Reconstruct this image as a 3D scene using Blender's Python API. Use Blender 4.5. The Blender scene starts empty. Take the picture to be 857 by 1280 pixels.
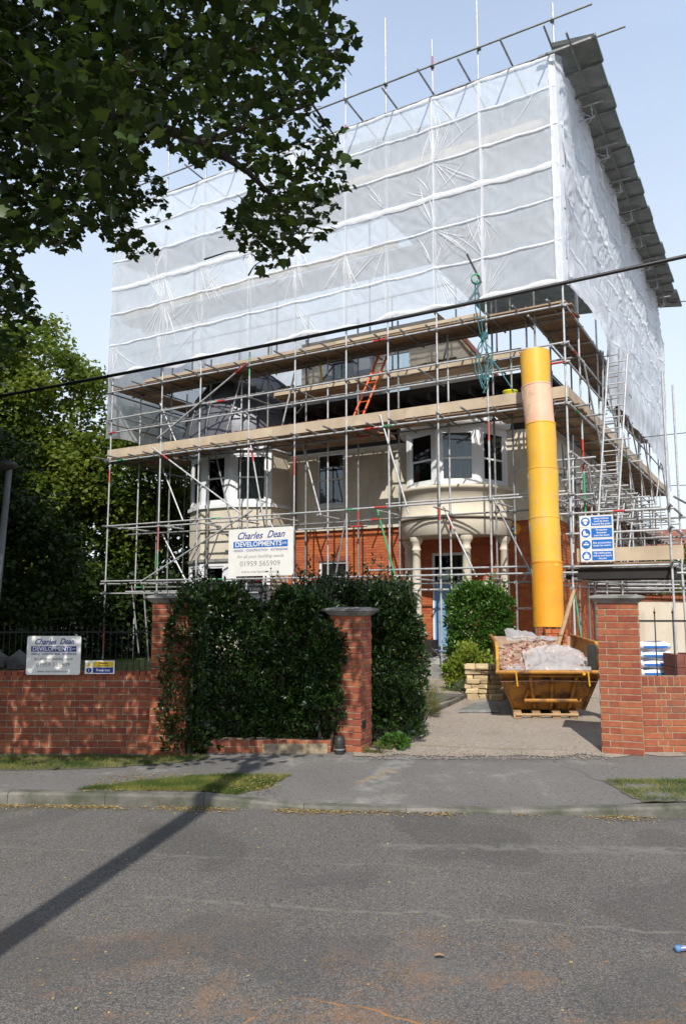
import bpy, bmesh, math, random
import numpy as np
from mathutils import Vector, Matrix, noise as mnoise
random.seed(7); RNG = np.random.default_rng(7)
sc = bpy.context.scene
COL = sc.collection
R = math.radians

# ------------------------------------------------------------------ camera, sky, sun, exposure
cam_d = bpy.data.cameras.new("camera"); cam = bpy.data.objects.new("camera", cam_d); COL.objects.link(cam)
cam.location = (0, 0, 1.75); cam.rotation_euler = (R(90 + 6.8), 0, 0)
cam_d.sensor_fit = 'VERTICAL'; cam_d.sensor_height = 36.0; cam_d.lens = 36.0 * 930 / 1280
cam_d.clip_start = 0.05; cam_d.clip_end = 2000
sc.camera = cam
SUN_EL, SUN_DX = 44.0, 0.09
world = bpy.data.worlds.new("World"); sc.world = world; world.use_nodes = True
wt = world.node_tree; wt.nodes.clear()
wo = wt.nodes.new('ShaderNodeOutputWorld'); bg = wt.nodes.new('ShaderNodeBackground')
sky = wt.nodes.new('ShaderNodeTexSky'); sky.sky_type = 'NISHITA'; sky.sun_disc = False
sky.sun_elevation = R(SUN_EL); sky.sun_rotation = math.atan2(-SUN_DX, -1.0)
sky.air_density = 1.0; sky.dust_density = 2.0; sky.ozone_density = 1.5
tc = wt.nodes.new('ShaderNodeTexCoord'); mp = wt.nodes.new('ShaderNodeMapping'); mp.inputs['Scale'].default_value = (1.0, 1.0, 2.6)
ns = wt.nodes.new('ShaderNodeTexNoise'); ns.inputs['Scale'].default_value = 1.5; ns.inputs['Detail'].default_value = 5
rp = wt.nodes.new('ShaderNodeMapRange'); rp.inputs['From Min'].default_value = .35; rp.inputs['From Max'].default_value = .75
rp.inputs['To Min'].default_value = .80; rp.inputs['To Max'].default_value = .97
mx = wt.nodes.new('ShaderNodeMix'); mx.data_type = 'RGBA'
sz = wt.nodes.new('ShaderNodeSeparateXYZ'); wt.links.new(tc.outputs['Generated'], sz.inputs[0])
hz = wt.nodes.new('ShaderNodeMix'); hz.data_type = 'RGBA'; hz.inputs[6].default_value = (10.6, 11.6, 12.4, 1); hz.inputs[7].default_value = (6.2, 7.7, 10.2, 1)
h1 = wt.nodes.new('ShaderNodeMapRange'); h1.inputs['From Min'].default_value = .05; h1.inputs['From Max'].default_value = .6; wt.links.new(sz.outputs[2], h1.inputs[0]); wt.links.new(h1.outputs[0], hz.inputs[0]); wt.links.new(hz.outputs[2], mx.inputs[7])
h2 = wt.nodes.new('ShaderNodeMapRange'); h2.inputs['From Min'].default_value = .62; h2.inputs['From Max'].default_value = .98; h2.inputs['To Min'].default_value = 1.0; h2.inputs['To Max'].default_value = .3; wt.links.new(sz.outputs[2], h2.inputs[0])
hm = wt.nodes.new('ShaderNodeMath'); hm.operation = 'MULTIPLY'
wt.links.new(tc.outputs['Generated'], mp.inputs[0]); wt.links.new(mp.outputs[0], ns.inputs['Vector'])
wt.links.new(ns.outputs[0], rp.inputs[0]); wt.links.new(rp.outputs[0], hm.inputs[0]); wt.links.new(h2.outputs[0], hm.inputs[1]); wt.links.new(hm.outputs[0], mx.inputs[0])
wt.links.new(sky.outputs[0], mx.inputs[6]); wt.links.new(mx.outputs[2], bg.inputs[0]); wt.links.new(bg.outputs[0], wo.inputs[0])
bg.inputs[1].default_value = 0.10
sd_ = bpy.data.lights.new("sun", 'SUN'); sun = bpy.data.objects.new("sun", sd_); COL.objects.link(sun)
sd_.energy = 5.0; sd_.angle = R(0.4); sd_.color = (1.0, .95, .87)
ce = math.cos(R(SUN_EL)); hn = math.hypot(SUN_DX, 1)
SDIR = Vector((SUN_DX / hn * ce, 1 / hn * ce, -math.sin(R(SUN_EL))))
sun.rotation_euler = SDIR.to_track_quat('-Z', 'Y').to_euler()
sc.view_settings.view_transform = 'Standard'; sc.view_settings.look = 'None'
sc.view_settings.exposure = 0.0; sc.view_settings.gamma = 1.0
try:
    sc.cycles.use_denoising = True; sc.cycles.max_bounces = 8; sc.cycles.transparent_max_bounces = 24
except Exception: pass

# ------------------------------------------------------------------ materials
def pm(name, col, col2=None, scale=4.0, rough=.75, metal=0.0, bump=0.0, bscale=60.0, rnd=0.0, attr=0.0, dirt=None, dscale=1.2, dlo=.5, dhi=.7, spec=None, detail=6, stretch=None):
    m = bpy.data.materials.new(name); m.use_nodes = True; t = m.node_tree; N = t.nodes; Lk = t.links
    b = N['Principled BSDF']; b.inputs['Roughness'].default_value = rough; b.inputs['Metallic'].default_value = metal
    if spec is not None: b.inputs['Specular IOR Level'].default_value = spec
    geo = N.new('ShaderNodeNewGeometry'); vec = geo.outputs['Position']
    if stretch:
        mpn = N.new('ShaderNodeMapping'); mpn.inputs['Scale'].default_value = stretch; Lk.new(vec, mpn.inputs[0]); vec = mpn.outputs[0]
    cur = None
    if col2 is not None:
        n = N.new('ShaderNodeTexNoise'); n.inputs['Scale'].default_value = scale; n.inputs['Detail'].default_value = detail; Lk.new(vec, n.inputs['Vector'])
        r = N.new('ShaderNodeMapRange'); r.inputs['From Min'].default_value = .32; r.inputs['From Max'].default_value = .68; Lk.new(n.outputs[0], r.inputs[0])
        x = N.new('ShaderNodeMix'); x.data_type = 'RGBA'; x.inputs[6].default_value = (*col, 1); x.inputs[7].default_value = (*col2, 1)
        Lk.new(r.outputs[0], x.inputs[0]); cur = x.outputs[2]
    else:
        c = N.new('ShaderNodeRGB'); c.outputs[0].default_value = (*col, 1); cur = c.outputs[0]
    if dirt is not None:
        n = N.new('ShaderNodeTexNoise'); n.inputs['Scale'].default_value = dscale; n.inputs['Detail'].default_value = 9; n.inputs['Roughness'].default_value = .65; Lk.new(vec, n.inputs['Vector'])
        r = N.new('ShaderNodeMapRange'); r.inputs['From Min'].default_value = dlo; r.inputs['From Max'].default_value = dhi; Lk.new(n.outputs[0], r.inputs[0])
        x = N.new('ShaderNodeMix'); x.data_type = 'RGBA'; x.inputs[7].default_value = (*dirt, 1); Lk.new(cur, x.inputs[6]); Lk.new(r.outputs[0], x.inputs[0]); cur = x.outputs[2]
    if rnd or attr:
        if rnd:
            o = N.new('ShaderNodeObjectInfo'); src = o.outputs['Random']; amt = rnd
        else:
            o = N.new('ShaderNodeAttribute'); o.attribute_name = 'rnd'; src = o.outputs['Fac']; amt = attr
        r = N.new('ShaderNodeMapRange'); r.inputs['To Min'].default_value = 1 - amt; r.inputs['To Max'].default_value = 1 + amt; Lk.new(src, r.inputs[0])
        h = N.new('ShaderNodeHueSaturation'); Lk.new(r.outputs[0], h.inputs['Value']); Lk.new(cur, h.inputs['Color'])
        r2 = N.new('ShaderNodeMath'); r2.operation = 'MULTIPLY_ADD'; r2.inputs[1].default_value = .014; r2.inputs[2].default_value = .493; Lk.new(src, r2.inputs[0]); Lk.new(r2.outputs[0], h.inputs['Hue'])
        cur = h.outputs[0]
    Lk.new(cur, b.inputs['Base Color'])
    if bump:
        n = N.new('ShaderNodeTexNoise'); n.inputs['Scale'].default_value = bscale; n.inputs['Detail'].default_value = 4; Lk.new(vec, n.inputs['Vector'])
        bp = N.new('ShaderNodeBump'); bp.inputs['Strength'].default_value = bump; bp.inputs['Distance'].default_value = .01
        Lk.new(n.outputs[0], bp.inputs['Height']); Lk.new(bp.outputs[0], b.inputs['Normal'])
    return m

def leafmat(name, c1, c2, trans=.35, rough=.45, gloss=.25):
    m = bpy.data.materials.new(name); m.use_nodes = True; t = m.node_tree; N = t.nodes; Lk = t.links; N.clear()
    out = N.new('ShaderNodeOutputMaterial'); a = N.new('ShaderNodeAttribute'); a.attribute_name = 'rnd'
    x = N.new('ShaderNodeMix'); x.data_type = 'RGBA'; x.inputs[6].default_value = (*c1, 1); x.inputs[7].default_value = (*c2, 1)
    pw = N.new('ShaderNodeMath'); pw.operation = 'POWER'; pw.inputs[1].default_value = 1.6; Lk.new(a.outputs['Fac'], pw.inputs[0]); Lk.new(pw.outputs[0], x.inputs[0])
    b = N.new('ShaderNodeBsdfPrincipled'); b.inputs['Roughness'].default_value = rough; b.inputs['Specular IOR Level'].default_value = gloss
    Lk.new(x.outputs[2], b.inputs['Base Color'])
    tr = N.new('ShaderNodeBsdfTranslucent'); h = N.new('ShaderNodeHueSaturation'); h.inputs['Value'].default_value = 1.5; h.inputs['Saturation'].default_value = 1.1
    h.inputs['Hue'].default_value = .485; Lk.new(x.outputs[2], h.inputs['Color']); Lk.new(h.outputs[0], tr.inputs[0])
    ms = N.new('ShaderNodeMixShader'); ms.inputs[0].default_value = trans; Lk.new(b.outputs[0], ms.inputs[1]); Lk.new(tr.outputs[0], ms.inputs[2])
    Lk.new(ms.outputs[0], out.inputs[0]); return m

def sheetmat(name, alpha, col=(.80, .83, .87), tr_mix=.35, bump=.5):
    m = bpy.data.materials.new(name); m.use_nodes = True; t = m.node_tree; N = t.nodes; Lk = t.links; N.clear()
    out = N.new('ShaderNodeOutputMaterial'); geo = N.new('ShaderNodeNewGeometry')
    n = N.new('ShaderNodeTexNoise'); n.inputs['Scale'].default_value = 3.0; n.inputs['Detail'].default_value = 8; n.inputs['Distortion'].default_value = 1.5
    mpn = N.new('ShaderNodeMapping'); mpn.inputs['Scale'].default_value = (1.6, 1.6, .7); Lk.new(geo.outputs['Position'], mpn.inputs[0]); Lk.new(mpn.outputs[0], n.inputs['Vector'])
    bp = N.new('ShaderNodeBump'); bp.inputs['Strength'].default_value = bump; bp.inputs['Distance'].default_value = .05; Lk.new(n.outputs[0], bp.inputs['Height'])
    d = N.new('ShaderNodeBsdfPrincipled'); d.inputs['Base Color'].default_value = (*col, 1); d.inputs['Roughness'].default_value = .33; d.inputs['Specular IOR Level'].default_value = .7
    Lk.new(bp.outputs[0], d.inputs['Normal'])
    tl = N.new('ShaderNodeBsdfTranslucent'); tl.inputs[0].default_value = (*col, 1)
    m1 = N.new('ShaderNodeMixShader'); m1.inputs[0].default_value = tr_mix; Lk.new(d.outputs[0], m1.inputs[1]); Lk.new(tl.outputs[0], m1.inputs[2])
    tp = N.new('ShaderNodeBsdfTransparent'); m2 = N.new('ShaderNodeMixShader'); m2.inputs[0].default_value = alpha
    Lk.new(tp.outputs[0], m2.inputs[1]); Lk.new(m1.outputs[0], m2.inputs[2]); Lk.new(m2.outputs[0], out.inputs[0]); return m

def glassmat(name, col=(.03, .035, .04), alpha=.55):
    m = bpy.data.materials.new(name); m.use_nodes = True; t = m.node_tree; N = t.nodes; Lk = t.links; N.clear()
    out = N.new('ShaderNodeOutputMaterial'); g = N.new('ShaderNodeBsdfGlossy'); g.inputs['Roughness'].default_value = .03; g.inputs[0].default_value = (.9, .93, 1, 1)
    tp = N.new('ShaderNodeBsdfTransparent'); tp.inputs[0].default_value = (.75, .8, .8, 1); fr = N.new('ShaderNodeFresnel'); fr.inputs[0].default_value = 1.6
    ms = N.new('ShaderNodeMixShader'); Lk.new(fr.outputs[0], ms.inputs[0]); Lk.new(tp.outputs[0], ms.inputs[1]); Lk.new(g.outputs[0], ms.inputs[2]); Lk.new(ms.outputs[0], out.inputs[0]); return m

M = dict(
 galv=pm('galvanised_steel', (.60, .61, .62), (.42, .43, .44), 9, .5, .35, .15, 80, dirt=(.20, .15, .11), dlo=.58, dhi=.72, dscale=5),
 galvd=pm('weathered_steel', (.34, .35, .35), (.20, .20, .20), 9, .55, .4, .15, 80),
 redp=pm('red_paint', (.55, .05, .04), (.4, .05, .04), 12, .6), greenp=pm('green_paint', (.04, .35, .14), (.05, .25, .12), 12, .6),
 board=pm('scaffold_timber', (.36, .25, .16), (.25, .17, .11), 3, .85, bump=.25, bscale=30, rnd=.22, stretch=(1, 1, 6)),
 toe=pm('pale_timber', (.52, .42, .31), (.40, .31, .22), 2.2, .85, bump=.2, bscale=30, rnd=.14, dirt=(.30, .25, .2), dlo=.6, dhi=.75),
 brick=pm('red_brick', (.32, .092, .044), (.235, .068, .036), 16, .92, bump=.45, bscale=110, rnd=.2, dirt=(.17, .085, .055), dscale=2.6, dlo=.55, dhi=.8),
 brickg=pm('garden_wall_brick', (.32, .092, .044), (.235, .068, .036), 16, .92, bump=.45, bscale=110, attr=.2, dirt=(.17, .085, .055), dscale=2.6, dlo=.55, dhi=.8),
 brickj=pm('red_brick_joined', (.46, .125, .042), (.38, .10, .036), 22, .92, bump=.3, bscale=130, attr=.13),
 mortar=pm('mortar', (.38, .30, .19), (.22, .17, .12), 20, .95, bump=.4, bscale=150),
 mortarh=pm('house_mortar', (.40, .16, .09), (.32, .13, .08), 20, .95, bump=.3, bscale=150),
 coping=pm('weathered_stone', (.30, .29, .27), (.17, .17, .16), 6, .9, bump=.5, bscale=70, dirt=(.10, .10, .085), dscale=3, dlo=.5, dhi=.7),
 stucco=pm('cream_render', (.66, .60, .49), (.56, .50, .40), 2, .9, bump=.15, bscale=90, dirt=(.36, .31, .24), dscale=1.8, dlo=.52, dhi=.85, stretch=(1, 1, .5)),
 white=pm('white_paint', (.78, .79, .80), (.70, .71, .73), 3, .5), whitesign=pm('sign_white', (.82, .81, .78), (.76, .75, .72), 4, .4),
 curtain=pm('net_curtain', (.62, .61, .58), (.34, .34, .33), 9, .9, stretch=(3, 3, .15)),
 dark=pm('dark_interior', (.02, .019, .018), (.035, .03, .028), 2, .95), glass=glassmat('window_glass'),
 lead=pm('lead_sheet', (.15, .155, .175), (.10, .104, .12), 2.5, .45, .3, .3, 25, dirt=(.2, .2, .2), dlo=.62, dhi=.8),
 bluedoor=pm('blue_paint', (.20, .36, .58), (.17, .31, .52), 4, .5), blue=pm('sign_blue', (.01, .14, .50)), navy=pm('sign_navy', (.02, .035, .25)),
 black=pm('black_metal', (.015, .015, .016), (.03, .028, .025), 8, .55, bump=.1), grey=pm('sign_grey', (.28, .28, .28)), yellow=pm('sign_yellow', (.75, .5, .03)),
 chute=pm('yellow_plastic', (.80, .45, .04), (.72, .38, .035), 1.6, .5, dirt=(.50, .36, .16), dscale=5, dlo=.50, dhi=.80, bump=.15, bscale=20),
 chutep=pm('faded_pink_plastic', (.80, .52, .36), (.74, .44, .29), 2.5, .5, dirt=(.5, .35, .2), dscale=4, dlo=.55, dhi=.75, bump=.15, bscale=20),
 chuteo=pm('orange_yellow_plastic', (.80, .36, .02), (.74, .30, .018), 2.2, .48, dirt=(.48, .26, .09), dscale=6, dlo=.54, dhi=.8, bump=.12, bscale=20),
 skip=pm('rusty_yellow_paint', (.46, .21, .028), (.35, .15, .022), 3, .6, bump=.3, bscale=40, dirt=(.10, .05, .03), dscale=4.5, dlo=.48, dhi=.64),
 skipin=pm('dusty_steel', (.36, .24, .17), (.28, .2, .15), 5, .85, dirt=(.2, .12, .07), dscale=4), skipy=pm('skip_bright_yellow', (.70, .38, .03), (.55, .28, .03), 6, .5, dirt=(.2, .1, .03), dscale=9),
 wood=pm('raw_wood', (.38, .24, .13), (.28, .18, .10), 5, .85, bump=.3, bscale=40, rnd=.2),
 stone=pm('sandstone', (.60, .48, .28), (.47, .36, .21), 7, .95, bump=.5, bscale=60, rnd=.24),
 rubble=pm('brick_rubble', (.32, .14, .09), (.42, .34, .27), 7, .95, bump=.5, bscale=60, attr=.35),
 plastic=sheetmat('clear_plastic', .58, (.70, .71, .73), .3, .5),
 sheet=sheetmat('scaffold_sheeting', .71, (.84, .90, .98), .42, .28), sheetr=sheetmat('side_sheeting', .94, (.84, .88, .94), .42, .45), seam=sheetmat('white_sheet_seam', .93, (.90, .91, .93), .3, .3), sheetl=sheetmat('end_sheeting', .93, (.93, .95, .98), .5, .3), crease=sheetmat('sheet_crease', .62, (.90, .91, .94), .25, .2),
 roofm=pm('corrugated_steel', (.42, .45, .43), (.27, .30, .285), 3, .6, .1), rooft=pm('roof_edge', (.16, .25, .24), None, rough=.5),
 tile=pm('clay_tile', (.34, .14, .09), (.24, .10, .07), 5, .9, attr=.25), tiled=pm('dark_clay_tile', (.20, .065, .045), (.13, .045, .035), 9, .9, rnd=.3),
 orange=pm('orange_ladder', (.72, .13, .02), (.62, .1, .02), 8, .5), rope=pm('teal_rope', (.06, .22, .24), (.04, .15, .17), 30, .8),
 ybucket=pm('yellow_bucket', (.75, .70, .02), None, rough=.4), bag=pm('cement_bag', (.62, .64, .70), (.75, .76, .8), 9, .45, bump=.3, bscale=20),
 bark=pm('bark', (.075, .06, .045), (.04, .033, .027), 14, .95, bump=.7, bscale=30), soil=pm('soil', (.10, .075, .05), (.06, .045, .03), 3, .95, bump=.5, bscale=40),
 leafA=leafmat('sycamore_leaf', (.016, .034, .008), (.05, .085, .017), .22), leafB=leafmat('mid_green_leaf', (.04, .085, .014), (.19, .24, .038), .32),
 leafH=leafmat('laurel_leaf', (.013, .036, .009), (.048, .085, .018), .15, .32, .5), leafG=leafmat('bright_laurel_leaf', (.04, .11, .018), (.10, .19, .03), .25, .3, .5),
 leafY=leafmat('yellow_leaf', (.10, .17, .025), (.32, .34, .045), .3), leafL=leafmat('lit_tree_leaf', (.07, .125, .022), (.22, .26, .05), .4), leafC=leafmat('conifer_leaf', (.09, .12, .03), (.20, .19, .06), .25), leafS=leafmat('silver_leaf', (.10, .14, .09), (.2, .24, .17), .2),
 grassm=leafmat('grass_blade', (.06, .11, .02), (.34, .32, .10), .3, .6, .2), litter=leafmat('dry_litter', (.26, .17, .07), (.46, .38, .17), .15, .8, .1),
 woodp=pm('pole_wood', (.12, .09, .07), (.08, .06, .045), 6, .9, stretch=(1, 1, .1)), cable=pm('black_cable', (.012, .012, .013), None, rough=.5),
 lamp=pm('grey_lamp_post', (.12, .14, .15), (.08, .09, .1), 5, .6), gstone=pm('rockery_stone', (.16, .15, .14), (.09, .085, .08), 5, .95, bump=.5, bscale=30, rnd=.3),
 kerb=pm('kerb_concrete', (.20, .185, .165), (.13, .122, .11), 8, .95, bump=.4, bscale=120, rnd=.12, dirt=(.07, .075, .05), dscale=2.2, dlo=.42, dhi=.62),
)

def ground_mat(name, c1, c2, stone=140, stonec=(.2, .19, .17), stf=.5, patch=.5, orange=0.0, seams=(), rough=.9, dust=None):
    m = bpy.data.materials.new(name); m.use_nodes = True; t = m.node_tree; N = t.nodes; Lk = t.links; b = N['Principled BSDF']; b.inputs['Roughness'].default_value = rough
    b.inputs['Specular IOR Level'].default_value = .25
    g = N.new('ShaderNodeNewGeometry'); P = g.outputs['Position']
    def noise(s, d=5, r=.5):
        n = N.new('ShaderNodeTexNoise'); n.inputs['Scale'].default_value = s; n.inputs['Detail'].default_value = d; n.inputs['Roughness'].default_value = r; Lk.new(P, n.inputs['Vector']); return n.outputs[0]
    def rng(x, a, c, lo=0, hi=1):
        r = N.new('ShaderNodeMapRange'); r.inputs['From Min'].default_value = a; r.inputs['From Max'].default_value = c; r.inputs['To Min'].default_value = lo; r.inputs['To Max'].default_value = hi; Lk.new(x, r.inputs[0]); return r.outputs[0]
    def mix(f, a, c):
        x = N.new('ShaderNodeMix'); x.data_type = 'RGBA'
        for s, v in ((0, f), (6, a), (7, c)):
            if isinstance(v, tuple): x.inputs[s].default_value = (*v, 1)
            else: Lk.new(v, x.inputs[s])
        return x.outputs[2]
    def mul(a, c):
        x = N.new('ShaderNodeMath'); x.operation = 'MULTIPLY'; Lk.new(a, x.inputs[0])
        if isinstance(c, float): x.inputs[1].default_value = c
        else: Lk.new(c, x.inputs[1])
        return x.outputs[0]
    cur = mix(rng(noise(.55, 7, .6), .35, .65), c1, c2)
    v = N.new('ShaderNodeTexVoronoi'); v.inputs['Scale'].default_value = stone; Lk.new(P, v.inputs['Vector'])
    sep = N.new('ShaderNodeSeparateColor'); Lk.new(v.outputs['Color'], sep.inputs[0])
    cur = mix(mul(rng(sep.outputs[0], .62, .8), stf), cur, stonec)
    cur = mix(mul(rng(sep.outputs[1], .7, .85), stf), cur, tuple(c * .35 for c in c1))
    v2 = N.new('ShaderNodeTexVoronoi'); v2.inputs['Scale'].default_value = stone * .33; Lk.new(P, v2.inputs['Vector'])
    s2 = N.new('ShaderNodeSeparateColor'); Lk.new(v2.outputs['Color'], s2.inputs[0])
    cur = mix(mul(rng(s2.outputs[2], .86, .97), .45), cur, tuple(c * .45 for c in c1))
    if orange:
        cur = mix(rng(noise(.9, 2, .4), .52, .56, 0, .35), cur, tuple(c * .72 for c in c1))
        cur = mix(rng(noise(.35, 8, .75), .55, .62, 0, .4), cur, tuple(c * 1.5 for c in c1))
    if dust: cur = mix(rng(noise(1.1, 8, .7), .56, .74, 0, .8), cur, dust)
    if orange:
        sp = N.new('ShaderNodeSeparateXYZ'); Lk.new(P, sp.inputs[0])
        near = rng(sp.outputs['Y'], 2.4, 4.9, 1, 0)
        cur = mix(mul(mul(rng(noise(2.6, 10, .8), .50, .66), near), orange), cur, (.36, .17, .06))
    for (x0, y0, x1, y1, w, colr, s) in seams:
        d = Vector((x1 - x0, y1 - y0)); ln = d.length; d /= ln
        sp = N.new('ShaderNodeSeparateXYZ'); Lk.new(P, sp.inputs[0])
        ax = N.new('ShaderNodeMath'); ax.operation = 'MULTIPLY_ADD'; ax.inputs[1].default_value = -d.y; Lk.new(sp.outputs[0], ax.inputs[0])
        off = N.new('ShaderNodeMath'); off.operation = 'MULTIPLY_ADD'; off.inputs[1].default_value = d.x; off.inputs[2].default_value = -(-d.y * x0 + d.x * y0)
        Lk.new(sp.outputs[1], off.inputs[0]); Lk.new(off.outputs[0], ax.inputs[2])
        wob = N.new('ShaderNodeMath'); wob.operation = 'MULTIPLY_ADD'; wob.inputs[1].default_value = .22; wob.inputs[2].default_value = -.11; Lk.new(noise(3.2, 6), wob.inputs[0])
        ad = N.new('ShaderNodeMath'); ad.operation = 'ADD'; Lk.new(ax.outputs[0], ad.inputs[0]); Lk.new(wob.outputs[0], ad.inputs[1])
        ab = N.new('ShaderNodeMath'); ab.operation = 'ABSOLUTE'; Lk.new(ad.outputs[0], ab.inputs[0])
        al = N.new('ShaderNodeMath'); al.operation = 'MULTIPLY_ADD'; al.inputs[1].default_value = d.x; Lk.new(sp.outputs[0], al.inputs[0])
        a2 = N.new('ShaderNodeMath'); a2.operation = 'MULTIPLY_ADD'; a2.inputs[1].default_value = d.y; a2.inputs[2].default_value = -(d.x * x0 + d.y * y0); Lk.new(sp.outputs[1], a2.inputs[0]); Lk.new(a2.outputs[0], al.inputs[2])
        msk = mul(mul(rng(al.outputs[0], -.05, 0.0), rng(al.outputs[0], ln, ln + .05, 1, 0)), rng(ab.outputs[0], w * .4, w, 1, 0))
        cur = mix(mul(mul(msk, rng(noise(9, 5), .38, .55)), float(s)), cur, colr)
    Lk.new(cur, b.inputs['Base Color'])
    bp = N.new('ShaderNodeBump'); bp.inputs['Strength'].default_value = .5; bp.inputs['Distance'].default_value = .006
    Lk.new(v.outputs['Distance'], bp.inputs['Height']); Lk.new(bp.outputs[0], b.inputs['Normal'])
    return m

# ------------------------------------------------------------------ mesh helpers
class MB:
    def __init__(s): s.v = []; s.f = []; s.sm = []
    def add(s, vs, fs, smooth=False):
        o = len(s.v); s.v += [tuple(p) for p in vs]; s.f += [tuple(i + o for i in f) for f in fs]; s.sm += [smooth] * len(fs); return s
    def hexa(s, p):  # 8 points: bottom 4 then top 4
        return s.add(p, [(0, 3, 2, 1), (4, 5, 6, 7), (0, 1, 5, 4), (1, 2, 6, 5), (2, 3, 7, 6), (3, 0, 4, 7)])
    def box(s, F, a0, a1, b0, b1, z0, z1):
        return s.hexa([F(a0, b0, z0), F(a1, b0, z0), F(a1, b1, z0), F(a0, b1, z0), F(a0, b0, z1), F(a1, b0, z1), F(a1, b1, z1), F(a0, b1, z1)])
    def tube(s, p0, p1, r, n=8, r1=None, caps=True):
        p0, p1 = Vector(p0), Vector(p1); d = (p1 - p0)
        if d.length < 1e-6: return s
        d.normalize(); x = d.orthogonal().normalized(); y = d.cross(x); r1 = r if r1 is None else r1
        vs = []
        for P, rr in ((p0, r), (p1, r1)):
            for i in range(n):
                a = 2 * math.pi * i / n; vs.append(P + (x * math.cos(a) + y * math.sin(a)) * rr)
        s.add(vs, [(i, (i + 1) % n, n + (i + 1) % n, n + i) for i in range(n)], True)
        if caps: s.add([vs[i] for i in range(n)], [tuple(range(n))]); s.add([vs[n + i] for i in range(n)], [tuple(range(n))])
        return s
    def path(s, pts, rs, n=6):
        pts = [Vector(p) for p in pts]; vs = []; m = len(pts); ref = Vector((.31, .17, .93))
        for k, P in enumerate(pts):
            d = (pts[min(k + 1, m - 1)] - pts[max(k - 1, 0)]).normalized(); x = d.cross(ref)
            if x.length < .05: x = d.orthogonal()
            x.normalize(); y = d.cross(x); r = rs[k] if hasattr(rs, '__len__') else rs
            vs += [P + (x * math.cos(2 * math.pi * i / n) + y * math.sin(2 * math.pi * i / n)) * r for i in range(n)]
        fs = [(k * n + i, k * n + (i + 1) % n, (k + 1) * n + (i + 1) % n, (k + 1) * n + i) for k in range(m - 1) for i in range(n)]
        s.add(vs, fs, True); s.add(vs[:n], [tuple(range(n))]); s.add(vs[-n:], [tuple(range(n))]); return s
    def lathe(s, c, prof, n=20, a0=0, a1=2 * math.pi):
        full = abs(a1 - a0 - 2 * math.pi) < 1e-6; k = n if full else n + 1; vs = []
        for r, z in prof: vs += [(c[0] + r * math.cos(a0 + (a1 - a0) * i / n), c[1] + r * math.sin(a0 + (a1 - a0) * i / n), c[2] + z) for i in range(k)]
        fs = [(j * k + i, j * k + (i + 1) % k, (j + 1) * k + (i + 1) % k, (j + 1) * k + i) for j in range(len(prof) - 1) for i in range(n)]
        return s.add(vs, fs, True)
    def grid(s, fn, na, nb, smooth=True):
        vs = [fn(i / na, j / nb) for j in range(nb + 1) for i in range(na + 1)]
        return s.add(vs, [(j * (na + 1) + i, j * (na + 1) + i + 1, (j + 1) * (na + 1) + i + 1, (j + 1) * (na + 1) + i) for j in range(nb) for i in range(na)], smooth)

def worldloc(o):
    L = Vector(o.location)
    while o.parent: o = o.parent; L += Vector(o.location)
    return L
def obj(name, mb, mat, parent=None, origin=None, rnd=False, fix=True):
    me = bpy.data.meshes.new(name)
    if origin is None: origin = worldloc(parent) if parent else Vector((0, 0, 0))
    origin = Vector(origin)
    vs = [(p[0] - origin.x, p[1] - origin.y, p[2] - origin.z) for p in mb.v]
    me.from_pydata(vs, [], mb.f)
    me.polygons.foreach_set('use_smooth', mb.sm)
    if fix and len(mb.f) < 9000:
        bm = bmesh.new(); bm.from_mesh(me); bmesh.ops.recalc_face_normals(bm, faces=bm.faces); bm.to_mesh(me); bm.free()
    if rnd:  # one random value per connected box of 8 points
        a = me.attributes.new('rnd', 'FLOAT', 'POINT'); vals = np.repeat(RNG.random(len(vs) // rnd + 1), rnd)[:len(vs)]; a.data.foreach_set('value', vals.astype(np.float32))
    me.materials.append(mat)
    o = bpy.data.objects.new(name, me); COL.objects.link(o)
    if parent: o.parent = parent; o.location = origin - worldloc(parent)
    else: o.location = origin
    return o
def share(src, parent, loc=(0, 0, 0), rot=(0, 0, 0), scale=(1, 1, 1), name=None):
    o = bpy.data.objects.new(name or src.name.split('.')[0], src.data); COL.objects.link(o); o.parent = parent; o.location = loc; o.rotation_euler = rot; o.scale = scale; return o
def thing(name, label, cat, loc=(0, 0, 0), group=None, kind=None, rz=0):
    o = bpy.data.objects.new(name, None); COL.objects.link(o); o.location = loc; o.rotation_euler = (0, 0, rz); o.empty_display_size = .2
    return tag(o, label, cat, group, kind)
def tag(o, label=None, cat=None, group=None, kind=None):
    if label: o['label'] = label
    if cat: o['category'] = cat
    if group: o['group'] = group
    if kind: o['kind'] = kind
    return o
def frame(o, e, n):
    o = Vector(o); e = Vector((e[0], e[1], 0)).normalized(); n = Vector((n[0], n[1], 0)).normalized()
    def F(a, b, z): return o + e * a + n * b + Vector((0, 0, z))
    F.o, F.e, F.n = o, e, n
    return F
W0 = frame((0, 0, 0), (1, 0), (0, -1))             # world: a = x, b = -y
AH = R(30); UU = Vector((-math.cos(AH), math.sin(AH), 0)); VV = Vector((math.sin(AH), math.cos(AH), 0)); CC = Vector((4.8275, 15.6996, 0))
HF = frame(CC, UU, -VV)                             # house/scaffold front: a = u (to the left), b = -v
def HP(u, v, z): return CC + UU * u + VV * v + Vector((0, 0, z))

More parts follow.
